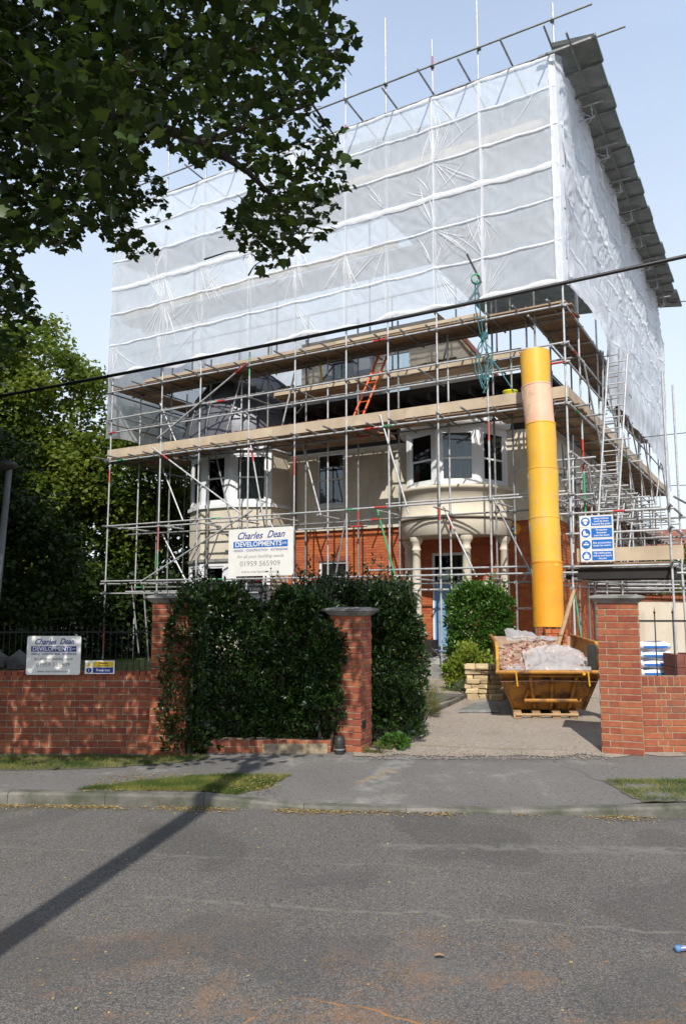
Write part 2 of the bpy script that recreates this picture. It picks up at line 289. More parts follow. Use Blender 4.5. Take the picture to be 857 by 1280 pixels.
def text(body, size, F, a, b, z, mat, name, parent, shear=0.0, width=None, align='CENTER', offset=0.0, bold=0.0, flip=1):
    cu = bpy.data.curves.new(name, 'FONT'); cu.body = body; cu.size = size; cu.shear = shear; cu.align_x = align; cu.align_y = 'CENTER'; cu.offset = bold * size; cu.extrude = 0.0015
    cu.resolution_u = 3
    to = bpy.data.objects.new('tmp_text', cu); COL.objects.link(to)
    dg = bpy.context.evaluated_depsgraph_get(); me = bpy.data.meshes.new_from_object(to.evaluated_get(dg)); bpy.data.objects.remove(to)
    n = len(me.vertices); co = np.empty(n * 3); me.vertices.foreach_get('co', co); co = co.reshape(-1, 3)
    sx = 1.0
    if width: w = co[:, 0].max() - co[:, 0].min(); sx = width / max(w, 1e-5)
    o0 = worldloc(parent); e = F.e * flip
    base = F(a, b, z)
    P = np.array([list(base + e * (c[0] * sx) + F.n * float(c[2]) + Vector((0, 0, c[1])) - o0) for c in co])
    me.vertices.foreach_set('co', P.ravel()); me.materials.clear(); me.materials.append(mat); me.update()
    o = bpy.data.objects.new(name, me); COL.objects.link(o); o.parent = parent; return o

def wall_holes(mb, F, a0, a1, z0, z1, b0, b1, holes):
    xs = sorted({a0, a1, *[h[0] for h in holes], *[h[1] for h in holes]}); zs = sorted({z0, z1, *[h[2] for h in holes], *[h[3] for h in holes]})
    xs = [x for x in xs if a0 <= x <= a1]; zs = [z for z in zs if z0 <= z <= z1]
    for i in range(len(xs) - 1):
        j = 0
        while j < len(zs) - 1:
            def hole(jj): return any(h[0] <= (xs[i] + xs[i + 1]) / 2 <= h[1] and h[2] <= (zs[jj] + zs[jj + 1]) / 2 <= h[3] for h in holes)
            if hole(j): j += 1; continue
            k = j
            while k + 1 < len(zs) - 1 and not hole(k + 1): k += 1
            mb.box(F, xs[i], xs[i + 1], b0, b1, zs[j], zs[k + 1]); j = k + 1
    return mb

# ------------------------------------------------------------------ leaves
def leaf_template(kind):
    if kind == 'maple':
        o = [(0, 0), (-.28, .02), (-.52, .16), (-.42, .33), (-.60, .60), (-.33, .60), (-.20, .72), (0, 1.0), (.20, .72), (.33, .60), (.60, .60), (.42, .33), (.52, .16), (.28, .02)]
        v = [(0, .38, 0)] + [(x, y, -.12 * (abs(x) ** 1.3) - .10 * y * y) for x, y in o]
        return np.array(v), [(0, i, i % 14 + 1) for i in range(1, 15)]
    if kind == 'laurel':
        return np.array([(0, 0, 0), (.2, .35, .06), (.17, .7, .03), (0, 1, -.08), (-.17, .7, .03), (-.2, .35, .06), (0, .5, -.02)]), [(0, 1, 6), (1, 2, 6), (2, 3, 6), (3, 4, 6), (4, 5, 6), (5, 0, 6)]
    if kind == 'blade':
        return np.array([(-.04, 0, 0), (.04, 0, 0), (0, 1, .12)]), [(0, 1, 2)]
    return np.array([(0, 0, 0), (.42, .45, .07), (0, 1, -.04), (-.42, .45, .07)]), [(0, 1, 2, 3)]
def leaves(name, P, size, kind, mat, parent=None, up=.5, droop=None, dirs=None, rnd=None, kindtag=None):
    P = np.asarray(P, float); n = len(P); T, F = leaf_template(kind); k = len(T)
    nrm = RNG.normal(size=(n, 3)) + np.array([0, 0, up * 2.2]); nrm /= np.linalg.norm(nrm, axis=1)[:, None]
    y = RNG.normal(size=(n, 3)) if dirs is None else dirs + RNG.normal(size=(n, 3)) * .35
    if droop: y[:, 2] -= droop
    y -= nrm * np.sum(y * nrm, axis=1)[:, None] * (1 if dirs is None else 0); y /= np.linalg.norm(y, axis=1)[:, None]
    x = np.cross(y, nrm); x /= np.linalg.norm(x, axis=1)[:, None] + 1e-9; nrm = np.cross(x, y)
    s = (size * (.7 + .6 * RNG.random(n)))[:, None, None] if np.isscalar(size) else np.asarray(size)[:, None, None]
    V = P[:, None, :] + s * (T[None, :, 0:1] * x[:, None, :] + T[None, :, 1:2] * y[:, None, :] + T[None, :, 2:3] * nrm[:, None, :])
    o0 = np.array(worldloc(parent)) if parent else np.zeros(3); V = V.reshape(-1, 3) - o0
    fl = len(F[0]); idx = (np.array(F)[None] + (np.arange(n) * k)[:, None, None]).reshape(-1)
    me = bpy.data.meshes.new(name); me.vertices.add(n * k); me.vertices.foreach_set('co', V.ravel().astype(np.float32))
    nf = n * len(F); me.loops.add(nf * fl); me.loops.foreach_set('vertex_index', idx.astype(np.int32)); me.polygons.add(nf)
    me.polygons.foreach_set('loop_start', (np.arange(nf) * fl).astype(np.int32)); me.polygons.foreach_set('loop_total', np.full(nf, fl, np.int32)); me.update(calc_edges=True)
    r = RNG.random(n) if rnd is None else rnd
    a = me.attributes.new('rnd', 'FLOAT', 'POINT'); a.data.foreach_set('value', np.repeat(r, k).astype(np.float32)); me.materials.append(mat)
    o = bpy.data.objects.new(name, me); COL.objects.link(o)
    if parent: o.parent = parent
    return o
def clumps(ells, nc, per, rad, shell=.55, flat=.75):
    """leaf points gathered in clumps spread through ellipsoids ((x,y,z),(rx,ry,rz))"""
    vol = np.array([e[1][0] * e[1][1] + e[1][0] * e[1][2] for e in ells]); vol = vol / vol.sum(); C = []
    for e, w in zip(ells, vol):
        m = max(3, int(nc * w)); d = RNG.normal(size=(m, 3)); d /= np.linalg.norm(d, axis=1)[:, None]; rr = shell + (1 - shell) * RNG.random(m) ** .6
        C.append(np.array(e[0]) + d * rr[:, None] * np.array(e[1]))
    C = np.concatenate(C); rs = rad * (.6 + .8 * RNG.random(len(C)))
    d = RNG.normal(size=(len(C), per, 3)); d /= np.linalg.norm(d, axis=2)[:, :, None]; d *= (RNG.random((len(C), per, 1)) ** .45); d[:, :, 2] *= flat
    P = C[:, None] + d * rs[:, None, None]; sh = np.repeat(RNG.random(len(C)), per)
    return P.reshape(-1, 3), C, np.clip(sh * .6 + RNG.random(len(sh)) * .4, 0, 1)
def limbs(mb, base, top, C, r0, nl=26, wob=.25):
    base, top = Vector(base), Vector(top); mb_pts = [base.lerp(top, k / 6) + Vector((random.uniform(-1, 1), random.uniform(-1, 1), 0)) * wob * (k > 0) for k in range(7)]
    mb.path(mb_pts, [r0 * (1.25 if k == 0 else 1 - .13 * k) for k in range(7)], 10)
    idx = RNG.choice(len(C), min(nl, len(C)), replace=False)
    for i in idx:
        c = Vector(C[i]); k = random.randint(2, 6); s = mb_pts[k]; mid = s.lerp(c, .5) + Vector((random.uniform(-.3, .3), random.uniform(-.3, .3), random.uniform(.1, .5)))
        rr = r0 * random.uniform(.2, .38); mb.path([s, s.lerp(mid, .5), mid, mid.lerp(c, .6), c], [rr, rr * .8, rr * .6, rr * .4, rr * .15], 6)
    return mb
def tree(label, base, h, ells, nc, per, rad, lsize, mat, r0=.2, group=None, kind='quad', nl=26):
    t = thing('tree', label, 'tree', base, group)
    P, C, rn = clumps(ells, nc, per, rad); ctr = np.mean([e[0] for e in ells], axis=0)
    obj('trunk', limbs(MB(), base, (ctr[0], ctr[1], h), C, r0, nl), M['bark'], t, fix=False)
    leaves('crown', P, lsize, kind, mat, t, up=.6, droop=.5, rnd=rn); return t

# ================================================================== SETTING: ground, road, kerb, paths
def sheet(name, pts, z, mat, kind='structure'):
    mb = MB(); mb.add([(x, y, z) for x, y in pts], [tuple(range(len(pts)))]); return tag(obj(name, mb, mat), kind=kind)
def kerb_y(x): return 6.87 - .075 * x if x > -1.1 else 6.95 - .05 * (x + 1.1) + .02
def kerb_z(x):  # top of kerb: dropped for the crossover
    t = max(0, min(1, (x + 1.30) / .75)) * max(0, min(1, (2.75 - x) / .8)); return -.075 * t
obj('ground', MB().add([(-400, -400, -.16), (400, -400, -.16), (400, 600, -.16), (-400, 600, -.16)], [(0, 1, 2, 3)]), M['soil'])['kind'] = 'structure'
ASPH = ground_mat('road_asphalt', (.098, .093, .088), (.134, .126, .117), 170, (.30, .27, .24), .55, orange=.9,
    seams=[(-1.3, 4.95, 6, 3.75, .024, (.22, .20, .17), .6), (-4.5, 6.15, 1.3, 5.35, .022, (.20, .18, .15), .45), (-.30, 3.74, .6, 3.48, .010, (.42, .19, .06), .8), (-.5, 3.4, -.3, 3.74, .010, (.40, .2, .07), .6), (.3, 5.9, 7, 5.6, .10, (.26, .25, .23), .35)])
def road_pts():
    xs = [-60, -20] + [x * .5 for x in range(-16, 25)] + [30, 60]; return xs
xs = road_pts(); mb = MB()
vs = [(x, -8, -.1) for x in xs] + [(x, kerb_y(x) + .02, -.1) for x in xs]; n = len(xs)
tag(obj('road', mb.add(vs, [(i, i + 1, n + i + 1, n + i) for i in range(n - 1)]), ASPH), kind='structure')
PAV = ground_mat('pavement_tarmac', (.145, .138, .130), (.19, .183, .174), 170, (.27, .25, .23), .4, orange=0, dust=(.40, .38, .34),
    seams=[(-1.6, 8.55, 3.2, 8.42, .03, (.07, .068, .065), .3), (.2, 7.4, .75, 8.75, .17, (.33, .33, .32), .45), (.15, 7.65, .55, 8.1, .09, (.32, .22, .10), .5), (2.25, 8.7, 2.7, 6.9, .03, (.10, .1, .09), .7)])
mb = MB(); cols = [-60, -20, -10] + [x * .25 for x in range(-24, 29)] + [10, 20, 60]; rows = 5
vs = []
for j in range(rows + 1):
    for x in cols:
        y0 = kerb_y(x) + .125; y = y0 + (9.3 - y0) * (j / rows); vs.append((x, y, kerb_z(x) * max(0, 1 - j / 3.2)))
k = len(cols); mb.add(vs, [(j * k + i, j * k + i + 1, (j + 1) * k + i + 1, (j + 1) * k + i) for j in range(rows) for i in range(k - 1)], True)
tag(obj('pavement', mb, PAV), kind='structure')
GRAV = ground_mat('driveway_gravel', (.35, .30, .25), (.29, .25, .21), 85, (.52, .45, .37), .4, dust=(.22, .16, .10), seams=[(.2, 9.4, 2.6, 9.0, .08, (.16, .15, .06), .45)])
def gpatch(name, x0, x1, y0, y1, z, mat, nx=24, ny=40, amp=.012):
    mb = MB(); mb.grid(lambda i, j: (x0 + (x1 - x0) * i, y0 + (y1 - y0) * j + (.14 * mnoise.noise(Vector((i * 11, 3, 3))) + .05 * mnoise.noise(Vector((i * 40, 3, 3))) if j == 0 and name == 'driveway' else 0), z + amp * mnoise.noise(Vector((i * 9, j * 14, z))) * (0 < j)), nx, ny); return tag(obj(name, mb, mat), kind='structure')
gpatch('driveway', .12, 3.9, 8.70, 26, .007, GRAV, 90, 50)
gpatch('forecourt', 3.9, 9, 9.15, 24, .004, GRAV)
_n = 2600; _y = 8.62 + np.abs(RNG.normal(size=_n)) * .25 - .12; tag(leaves('gravel', np.stack([RNG.uniform(.3, 3.0, _n), _y, np.full(_n, .012)], 1), .016, 'quad', pm('gravel_bits', (.40, .34, .28), (.25, .21, .18), 60, .9), None, up=2), 'loose gravel spilled from the drive onto the pavement', None, None, 'stuff')
SOIL = M['soil']; gpatch('flower_bed', -2.3, .42, 8.95, 14.5, .012, SOIL, amp=.02)
gpatch('lawn', -30, -2.2, 8.95, 40, .008, pm('lawn_soil', (.06, .09, .02), (.09, .11, .03), 3, .95))
# kerbstones
kb = thing('kerb', None, None, (0, 0, 0)); kb['kind'] = 'structure'
x = -9.4
while x < 9.3:
    x2 = x + .905; g = .002; a, b = x + g, x2 - g; jit = random.uniform(-.003, .003)
    mb = MB(); ya, yb = kerb_y(a) + jit, kerb_y(b) + jit; za, zb = kerb_z(a) + .006, kerb_z(b) + .006; c = .02
    mb.add([(a, ya, -.2), (b, yb, -.2), (b, yb, zb - c), (a, ya, za - c), (a, ya + c, za), (b, yb + c, zb), (b, yb + .125, zb), (a, ya + .125, za), (a, ya + .125, -.2), (b, yb + .125, -.2)],
           [(0, 1, 2, 3), (3, 2, 5, 4), (4, 5, 6, 7), (7, 6, 9, 8), (0, 3, 4, 7, 8), (1, 9, 6, 5, 2), (0, 8, 9, 1)])
    obj('kerbstone', mb, M['kerb'], kb, origin=((a + b) / 2, ya, 0)); x = x2
# verges (soil + blades)
def inside(px, py, poly):
    c = np.zeros(len(px), bool); n = len(poly)
    for i in range(n):
        x0, y0 = poly[i]; x1, y1 = poly[(i + 1) % n]
        if y0 == y1: continue
        k = ((y0 > py) != (y1 > py)) & (px < (x1 - x0) * (py - y0) / (y1 - y0) + x0); c ^= k
    return c
def litter(n, fx, size, label, z=-.092):
    P = np.array([fx() for _ in range(n)]); P = np.concatenate([P, np.full((n, 1), z)], 1); return tag(leaves('leaf_litter', P, size, 'quad', M['litter'], up=3), label, None, None, 'stuff')
VM = pm('verge_soil', (.105, .10, .06), (.135, .12, .085), 9, .95, bump=.6, bscale=60)
def pav_z(x, y): y0 = kerb_y(x) + .125; return kerb_z(x) * max(0, 1 - 5 * (y - y0) / (9.3 - y0) / 3.2)
def verge(poly, n, hgt, dens_lo, name='grass_verge', label=''):
    q = []
    for i in range(len(poly)):
        a, b = Vector(poly[i]), Vector(poly[(i + 1) % len(poly)]); m = max(2, min(60, int((b - a).length / .05)))
        for k in range(m): p = a.lerp(b, k / m); w = .05 if .02 < k / m else .01; q.append((p.x + w * mnoise.noise(Vector((p.x * 6, p.y * 6, 1))), p.y + w * mnoise.noise(Vector((p.x * 7, p.y * 7, 8)))))
    poly = q
    mb = MB(); mb.add([(x, y, .005 + pav_z(x, y)) for x, y in poly], [tuple(range(len(poly)))]); tag(obj('verge_soil', mb, VM), kind='structure')
    xs_, ys_ = zip(*poly); px = RNG.uniform(min(xs_), max(xs_), n * 3); py = RNG.uniform(min(ys_), max(ys_), n * 3); k = inside(px, py, poly); px, py = px[k][:n], py[k][:n]
    nz = np.array([mnoise.noise(Vector((a * 2.3, b * 5, 3))) for a, b in zip(px, py)]); E_ = [(np.array(poly[i]), np.array(poly[(i + 1) % len(poly)])) for i in range(0, len(poly))]; ed = np.full(len(px), 9.)
    for a, b in E_:
        t_ = np.clip(((px - a[0]) * (b - a)[0] + (py - a[1]) * (b - a)[1]) / (np.dot(b - a, b - a) + 1e-9), 0, 1); ed = np.minimum(ed, np.hypot(px - a[0] - t_ * (b - a)[0], py - a[1] - t_ * (b - a)[1]))
    keep = (nz > dens_lo - .3 * RNG.random(len(nz))) & (ed > .09 * RNG.random(len(px)) ** 2); px, py, nz = px[keep], py[keep], nz[keep]
    P = np.stack([px, py, np.array([pav_z(a, b) for a, b in zip(px, py)]) + .004], 1); d = RNG.normal(size=(len(px), 3)) * .55; d[:, 2] = .8
    return tag(leaves('grass', P, hgt, 'blade', M['grassm'], dirs=d, rnd=np.clip(.45 - nz * 1.1 + RNG.normal(size=len(px)) * .2, 0, 1)), label, None, None, 'stuff')
verge([(-2.5, kerb_y(-2.5) + .14), (-1.8, kerb_y(-1.8) + .14), (-1.0, 7.10), (-.72, 7.45), (-.52, 7.88), (-1.1, 7.80), (-1.8, 7.55)], 52000, .042, -.25, label='worn grass strip between kerb and path')
verge([(-12, 7.95), (-3.4, 7.98), (-2.6, 8.05), (-2.0, 8.25), (-1.5, 8.5), (-1.5, 8.72), (-12, 8.76)], 60000, .045, -.25, label='shaded grass verge along the foot of the garden wall')
verge([(2.62, kerb_y(2.7) + .13), (9, kerb_y(9) + .13), (9, 7.55), (2.55, 7.6)], 45000, .045, -.1, label='dry patchy grass beside the driveway crossing')
litter(900, lambda: (random.uniform(-2.4, -.6), random.uniform(7.1, 7.8)), .02, 'dry bits caught in the grass strip', .012)
verge([(-26, 13.2), (-3.2, 13.0), (-3.0, 18), (-26, 30)], 26000, .16, -.3, label='long grass in the garden behind the railings')
def gut():
    while True:
        x = random.uniform(-4.5, 4.5); k = 1.5 * mnoise.noise(Vector((x * 1.9, 0, 5)))
        if random.random() < (.75 if x < .1 else .25) + k: break
    return (x, kerb_y(x) - abs(random.gauss(0, .07)) - .01)
litter(2600, gut, .02, 'dry yellow litter drifted along the gutter')
litter(420, lambda: (random.uniform(-3.5, 3.5), random.uniform(2.8, 6.6)), .018, 'scattered straw coloured bits on the road', -.096)
litter(260, lambda: (random.uniform(-2, 3), random.uniform(8.6, 10.5)), .02, 'scattered bits on the drive entrance', .02)
t = thing('fallen_leaf', 'single curled brown leaf lying on the road', 'leaf', (.50, 4.1, -.09))
mb = MB(); T, Fc = leaf_template('maple'); mb.add([(.50 + p[0] * .05, 4.1 + p[1] * .05, -.085 + p[2] * .1 + .012) for p in T], Fc); obj('leaf_blade', mb, pm('brown_leaf', (.40, .24, .13), None), t)
t = thing('litter_tube', 'small blue and silver crumpled packet at the right edge of the road', 'litter', (1.78, 4.19, -.1))
mb = MB(); mb.path([(1.77, 4.19, -.083), (1.79, 4.19, -.08), (1.86, 4.20, -.08), (1.93, 4.2, -.084)], [.006, .014, .016, .013], 8); obj('wrapper', mb, pm('foil_blue', (.02, .06, .35), (.5, .55, .65), 45, .3, .4), t)
mb = MB(); mb.lathe((1.772, 4.19, -.095), [(0, .0), (.016, .0), (.016, .03), (0, .03)], 10); obj('cap', mb, pm('cap_blue', (.1, .22, .4), None), t)

# ================================================================== brick walls and piers
BR_S = MB().box(frame((0, 0, 0), (1, 0), (0, 1)), -.1075, .1075, -.05125, .05125, -.0325, .0325)
def brick_mesh(l):
    mb = MB(); F = frame((0, 0, 0), (1, 0), (0, 1)); h = l / 2; c = .004
    mb.box(F, -h, h, -.05, .05, -.0325, .0325); me = bpy.data.meshes.new('brick'); me.from_pydata(mb.v, [], mb.f); me.materials.append(M['brick'])
    bm = bmesh.new(); bm.from_mesh(me); bmesh.ops.recalc_face_normals(bm, faces=bm.faces); bmesh.ops.bevel(bm, geom=bm.edges[:], offset=c, segments=1, affect='EDGES'); bm.to_mesh(me); bm.free(); return me
ME_ST, ME_HD, ME_Q = brick_mesh(.215), brick_mesh(.1025), brick_mesh(.155)
def put_brick(parent, me, F, a, z, b=.0, rot=0):
    o = bpy.data.objects.new('brick', me); COL.objects.link(o); o.parent = parent
    o.location = F(a, b - .05 + random.uniform(-.0025, .0025), z) - worldloc(parent); ang = math.atan2(F.e.y, F.e.x)
    o.rotation_euler = (random.uniform(-.006, .006), random.uniform(-.008, .008), ang + random.uniform(-.008, .008)); return o
def wall_face(parent, F, a0, a1, z0, n, bond='flemish', limit_stuff=None):
    """bricks on the face b=0 of frame F between a0..a1; returns count"""
    cnt = 0
    for r in range(n):
        z = z0 + r * .075 + .0375; a = a0 - (.17 if r % 2 else .0); st = (r % 2 == 0)
        while a < a1:
            L = .215 if st else .1025
            if a + L > a0 + .03:
                s, e = max(a, a0), min(a + L, a1); w = e - s
                if w > .03:
                    me = ME_ST if w > .2 else (ME_Q if w > .13 else ME_HD); o = put_brick(parent, me, F, (s + e) / 2, z); base = {ME_ST: .215, ME_Q: .155, ME_HD: .1025}[me]
                    if abs(w - base) > .004: o.scale = (w / base, 1, 1)
                    cnt += 1
            a += L + .01; st = not st
    return cnt
def soldier_row(parent, F, a0, a1, z, name='brick'):
    a = a0 + .0375
    while a < a1 - .02:
        o = bpy.data.objects.new(name, ME_HD); COL.objects.link(o); o.parent = parent; o.location = F(a, -.05, z) - worldloc(parent); o.rotation_euler = (0, R(90), math.atan2(F.e.y, F.e.x)); a += .075
def joined_bricks(F, a0, a1, z0, n, holes=(), depth=.05, proud=.006, tr=None):
    mb = MB()
    for r in range(n):
        z = z0 + r * .075; a = a0 - (.1125 if r % 2 else 0)
        while a < a1:
            segs = [(max(a, a0), min(a + .215, a1))]
            for h in holes:
                if z + .065 > h[2] and z < h[3]:
                    ns_ = []
                    for s, e in segs:
                        if e <= h[0] or s >= h[1]: ns_.append((s, e))
                        else:
                            if s < h[0]: ns_.append((s, h[0]))
                            if e > h[1]: ns_.append((h[1], e))
                    segs = ns_
            for s, e in segs:
                if e - s > .02: p = proud + random.uniform(0, .003); mb.box(F, s, e, -depth, p, z, z + .065)
            a += .225
    return mb
# left garden wall
LW = frame((-2.19, 8.8, 0), (-1, .02), (-.02, -1))
t = thing('garden_wall', 'shaded red brick garden wall left of the hedges, under the railings', 'brick wall', (-2.2, 8.9, 0))
obj('mortar_core', MB().box(LW, 0.02, 9.5, -.20, -.006, -.1, .885), M['mortar'], t)
wall_face(t, LW, .02, 2.55, 0.0, 11); soldier_row(t, LW, .02, 2.55, .883)
m_ = joined_bricks(LW, 2.57, 9.5, 0, 11, proud=.0); tag(obj('brickwork', m_, M['brickg'], t, rnd=8), kind='stuff')
# low wall under hedges
LW2 = frame((.02, 8.86, 0), (-1, -.0), (0, -1)); t = thing('low_brick_wall', 'low red brick plinth wall at the foot of the dark hedges', 'brick wall', (-1, 8.9, 0))
obj('mortar_core', MB().box(LW2, 0.16, 1.95, -.2, -.006, -.1, .145), M['mortar'], t); wall_face(t, LW2, .16, 1.95, .0, 2)
obj('rendered_patch', MB().box(LW2, .2, .95, -.15, .006, .0, .11), M['mortar'], t)
# right wall
RW = frame((3.50, 8.90, 0), (1, 0), (0, -1)); t = thing('garden_wall', 'red brick wall with iron railings at the right edge beside the drive', 'brick wall', (3.6, 9, 0))
obj('mortar_core', MB().box(RW, 0, 8, -.2, -.006, -.1, .86), M['mortar'], t); n1 = wall_face(t, RW, .0, 1.15, .0, 10); soldier_row(t, RW, 0, 1.15, .81)
tag(obj('brickwork', joined_bricks(RW, 1.17, 8, 0, 11, proud=0), M['brickg'], t, rnd=8), kind='stuff')
# piers
def pier(x, y, rz, nrow, label, capw=.30, w=.44):
    t = thing('gate_pier', label, 'brick pier', (x, y, 0)); h = nrow * .075
    c, s = math.cos(rz), math.sin(rz)
    obj('mortar_core', MB().box(frame((x, y, 0), (c, s), (-s, c)), -w / 2 + .006, w / 2 - .006, -w / 2 + .006, w / 2 - .006, -.1, h - .002), M['mortar'], t)
    for q in range(4):
        a = rz + q * math.pi / 2; e = Vector((math.cos(a), math.sin(a), 0)); nn = Vector((math.sin(a), -math.cos(a), 0)); F = frame(Vector((x, y, 0)) + nn * (w / 2), e, nn)
        if q == 2: continue
        for r in range(nrow):
            z = r * .075 + .0375
            if (r + q) % 2 == 0: put_brick(t, ME_ST, F, -w / 4 + .004, z); put_brick(t, ME_ST, F, w / 4 - .004, z)
            else:
                put_brick(t, ME_HD, F, -w / 2 + .155, z).scale = (1.0, .97, 1); put_brick(t, ME_ST, F, .055, z).scale = (.78, .97, 1)
                put_brick(t, ME_HD, F, w / 2 - .052 - .004, z).scale = (.9, .97, 1); put_brick(t, ME_HD, F, -w / 2 + .05, z).scale = (.85, .97, 1)
    FF = frame((x, y, 0), (c, s), (-s, c)); mb = MB(); o = w / 2
    def ring(e, z): return [FF(-e, -e, z), FF(e, -e, z), FF(e, e, z), FF(-e, e, z)]
    P = [ring(o + .005, h), ring(o + .02, h + .012), ring(o + .055, h + .045), ring(o + .075, h + .055), ring(o + .075, h + .078), ring(o - .02, h + .098)]; vs = sum(P, [])
    fs = [(0, 3, 2, 1)] + [(k * 4 + i, k * 4 + (i + 1) % 4, k * 4 + 4 + (i + 1) % 4, k * 4 + 4 + i) for k in range(len(P) - 1) for i in range(4)] + [tuple(range(len(vs) - 4, len(vs)))]
    obj('cap', mb.add(vs, fs), M['coping'], t); return t, FF
pier(3.28, 8.99, R(-20), 23, 'sunlit red brick gate pier at the right of the drive, beside the skip', w=.465)
tp, PF = pier(.10, 9.12, R(-22), 21, 'red brick gate pier standing between the dark hedges and the drive', w=.385)
obj('plate', MB().box(frame(PF(.1925, 0, 0), PF.n, PF.e), -.17, -.05, .001, .012, .27, .36), M['black'], tp)
pier(-2.0, 8.92, 0, 23, 'tall shaded brick pier at the left end of the hedges', w=.42)
t = thing('bollard', 'short dark round stop post at the foot of the gate pier', 'bollard', (-.04, 8.83, 0)); mb = MB(); mb.lathe((-.04, 8.83, 0), [(.055, 0), (.065, .08), (.065, .16), (.045, .20), (0, .21)], 14); obj('post', mb, M['black'], t)
mb = MB(); mb.lathe((-.04, 8.83, 0), [(.067, .05), (.067, .065)], 14); obj('band', mb, M['galvd'], t)

# ================================================================== railings
def railings(label, x0, x1, y, z0, z1, step, spear=True, rails=(.06, -.12), r=.007):
    t = thing('iron_railings', label, 'railings', ((x0 + x1) / 2, y, z0)); x = x0; k = 0
    proto = None
    while x < x1:
        if proto is None:
            mb = MB(); mb.tube((0, 0, 0), (0, 0, z1 - z0 - .07), r, 6)
            mb.lathe((0, 0, z1 - z0 - .09), [(r, 0), (r * 2.3, .025), (r * .9, .04), (r * .1, .10)], 6)
            me = bpy.data.meshes.new('rail_bar'); me.from_pydata(mb.v, [], mb.f); me.materials.append(M['black']); proto = me
        o = bpy.data.objects.new('bar', proto); COL.objects.link(o); o.parent = t; o.location = (x - (x0 + x1) / 2, 0, 0); o.scale = (1, 1, random.uniform(.985, 1.01)); x += step
    for q in rails:
        z = (z0 + q) if q > 0 else (z1 + q)
        obj('rail', MB().box(frame((0, y, 0), (1, 0), (0, 1)), x0 - .03, x1, -.006, .006, z - .012, z + .012), M['black'], t)
    return t
railings('black spear topped railings on the brick wall at the right edge', 3.50, 9.0, 8.97, .865, 1.68, .215, rails=(-.17,))
railings('long rusty iron railings in the shade behind the left garden wall', -14.0, -2.25, 13.0, .0, 1.33, .102, rails=(.12, -.12))
t = thing('rockery_wall', 'low rough grey stone wall under the railings at the left edge', 'stone wall', (-7.2, 12.7, 0))
for k in range(34):
    x = random.uniform(-9.5, -5.35); z = random.choice([.15, .45, .75]) + random.uniform(-.05, .05); w = random.uniform(.14, .26); bm = bmesh.new(); bmesh.ops.create_icosphere(bm, subdivisions=1, radius=1)
    mb = MB(); mb.v = [(x + v.co.x * w * (1 + .15 * random.random()), 12.7 + v.co.y * .18, z + v.co.z * .16 * (1 + .2 * random.random())) for v in bm.verts]; mb.f = [tuple(v.index for v in f.verts) for f in bm.faces]; mb.sm = [False] * len(mb.f); bm.free()
    obj('stone', mb, M['gstone'], t, origin=(x, 12.7, z))

# ================================================================== signs on the left wall
def charles_sign(name, label, F, a0, a1, z0, z1, thick=.012):
    t = thing(name, label, 'sign', F((a0 + a1) / 2, 0, z0)); w, h = abs(a1 - a0), z1 - z0; c = (a0 + a1) / 2; fl = 1 if F.e.x > 0 else -1
    mb = MB(); lo, hi = min(a0, a1), max(a0, a1); cr = h * .035
    pts = [(lo + cr, z0), (hi - cr, z0), (hi, z0 + cr), (hi, z1 - cr), (hi - cr, z1), (lo + cr, z1), (lo, z1 - cr), (lo, z0 + cr)]
    vs = [F(a, 0, z) for a, z in pts] + [F(a, thick, z) for a, z in pts]; mb.add(vs, [tuple(range(8)), tuple(range(8, 16))] + [(i, (i + 1) % 8, 8 + (i + 1) % 8, 8 + i) for i in range(8)])
    obj('panel', mb, M['whitesign'], t); b = thick + .0015; zc = lambda q: z0 + h * q
    obj('banner', MB().box(F, c - w * .42, c + w * .42, thick, thick + .003, zc(.595), zc(.735)), M['blue'] if 'scaffold' in label else M['navy'], t)
    text('Charles', h * .21, F, c - w * .17 * fl, b, zc(.845), M['navy'], 'lettering', t, shear=.42, width=w * .40, bold=.012, flip=fl)
    text('Dean', h * .21, F, c + w * .235 * fl, b, zc(.855), M['navy'], 'lettering', t, shear=.42, width=w * .27, bold=.012, flip=fl)
    text('DEVELOPMENTS', h * .145, F, c - w * .03 * fl, thick + .0045, zc(.665), M['whitesign'], 'lettering', t, width=w * .72, bold=.02, flip=fl)
    text('LTD', h * .06, F, c + w * .375 * fl, thick + .0045, zc(.665), M['whitesign'], 'lettering', t, width=w * .06, bold=.02, flip=fl)
    text('•DESIGN   •CONSTRUCTION   •EXTENSIONS', h * .07, F, c, b, zc(.535), M['navy'], 'lettering', t, width=w * .84, flip=fl)
    text('for all your building needs', h * .095, F, c, b, zc(.41), M['grey'], 'lettering', t, shear=.3, width=w * .72, flip=fl)
    text('01959 565909', h * .15, F, c, b, zc(.255), M['grey'], 'lettering', t, width=w * .62, bold=-.0, flip=fl)
    text('www.charlesdean.co.uk', h * .08, F, c, b, zc(.09), M['grey'], 'lettering', t, width=w * .58, flip=fl); return t
SF = frame((-3.33, 8.72, 0), (1, -.0), (0, -1))
charles_sign('builder_sign', 'white builder board with blue banner leaning on top of the shaded garden wall', SF, -.31, .31, .905, 1.345)
t = thing('warning_sign', 'small yellow and blue keep out sign on top of the shaded garden wall', 'sign', (-2.8, 8.72, .9)); SF2 = frame((-2.795, 8.72, 0), (1, 0), (0, -1))
obj('panel', MB().box(SF2, -.17, .17, 0, .008, .915, 1.065), M['whitesign'], t)
obj('yellow_field', MB().box(SF2, -.075, .155, .008, .011, .993, 1.055), M['yellow'], t); obj('blue_field', MB().box(SF2, -.075, .155, .008, .011, .926, .988), M['navy'], t)
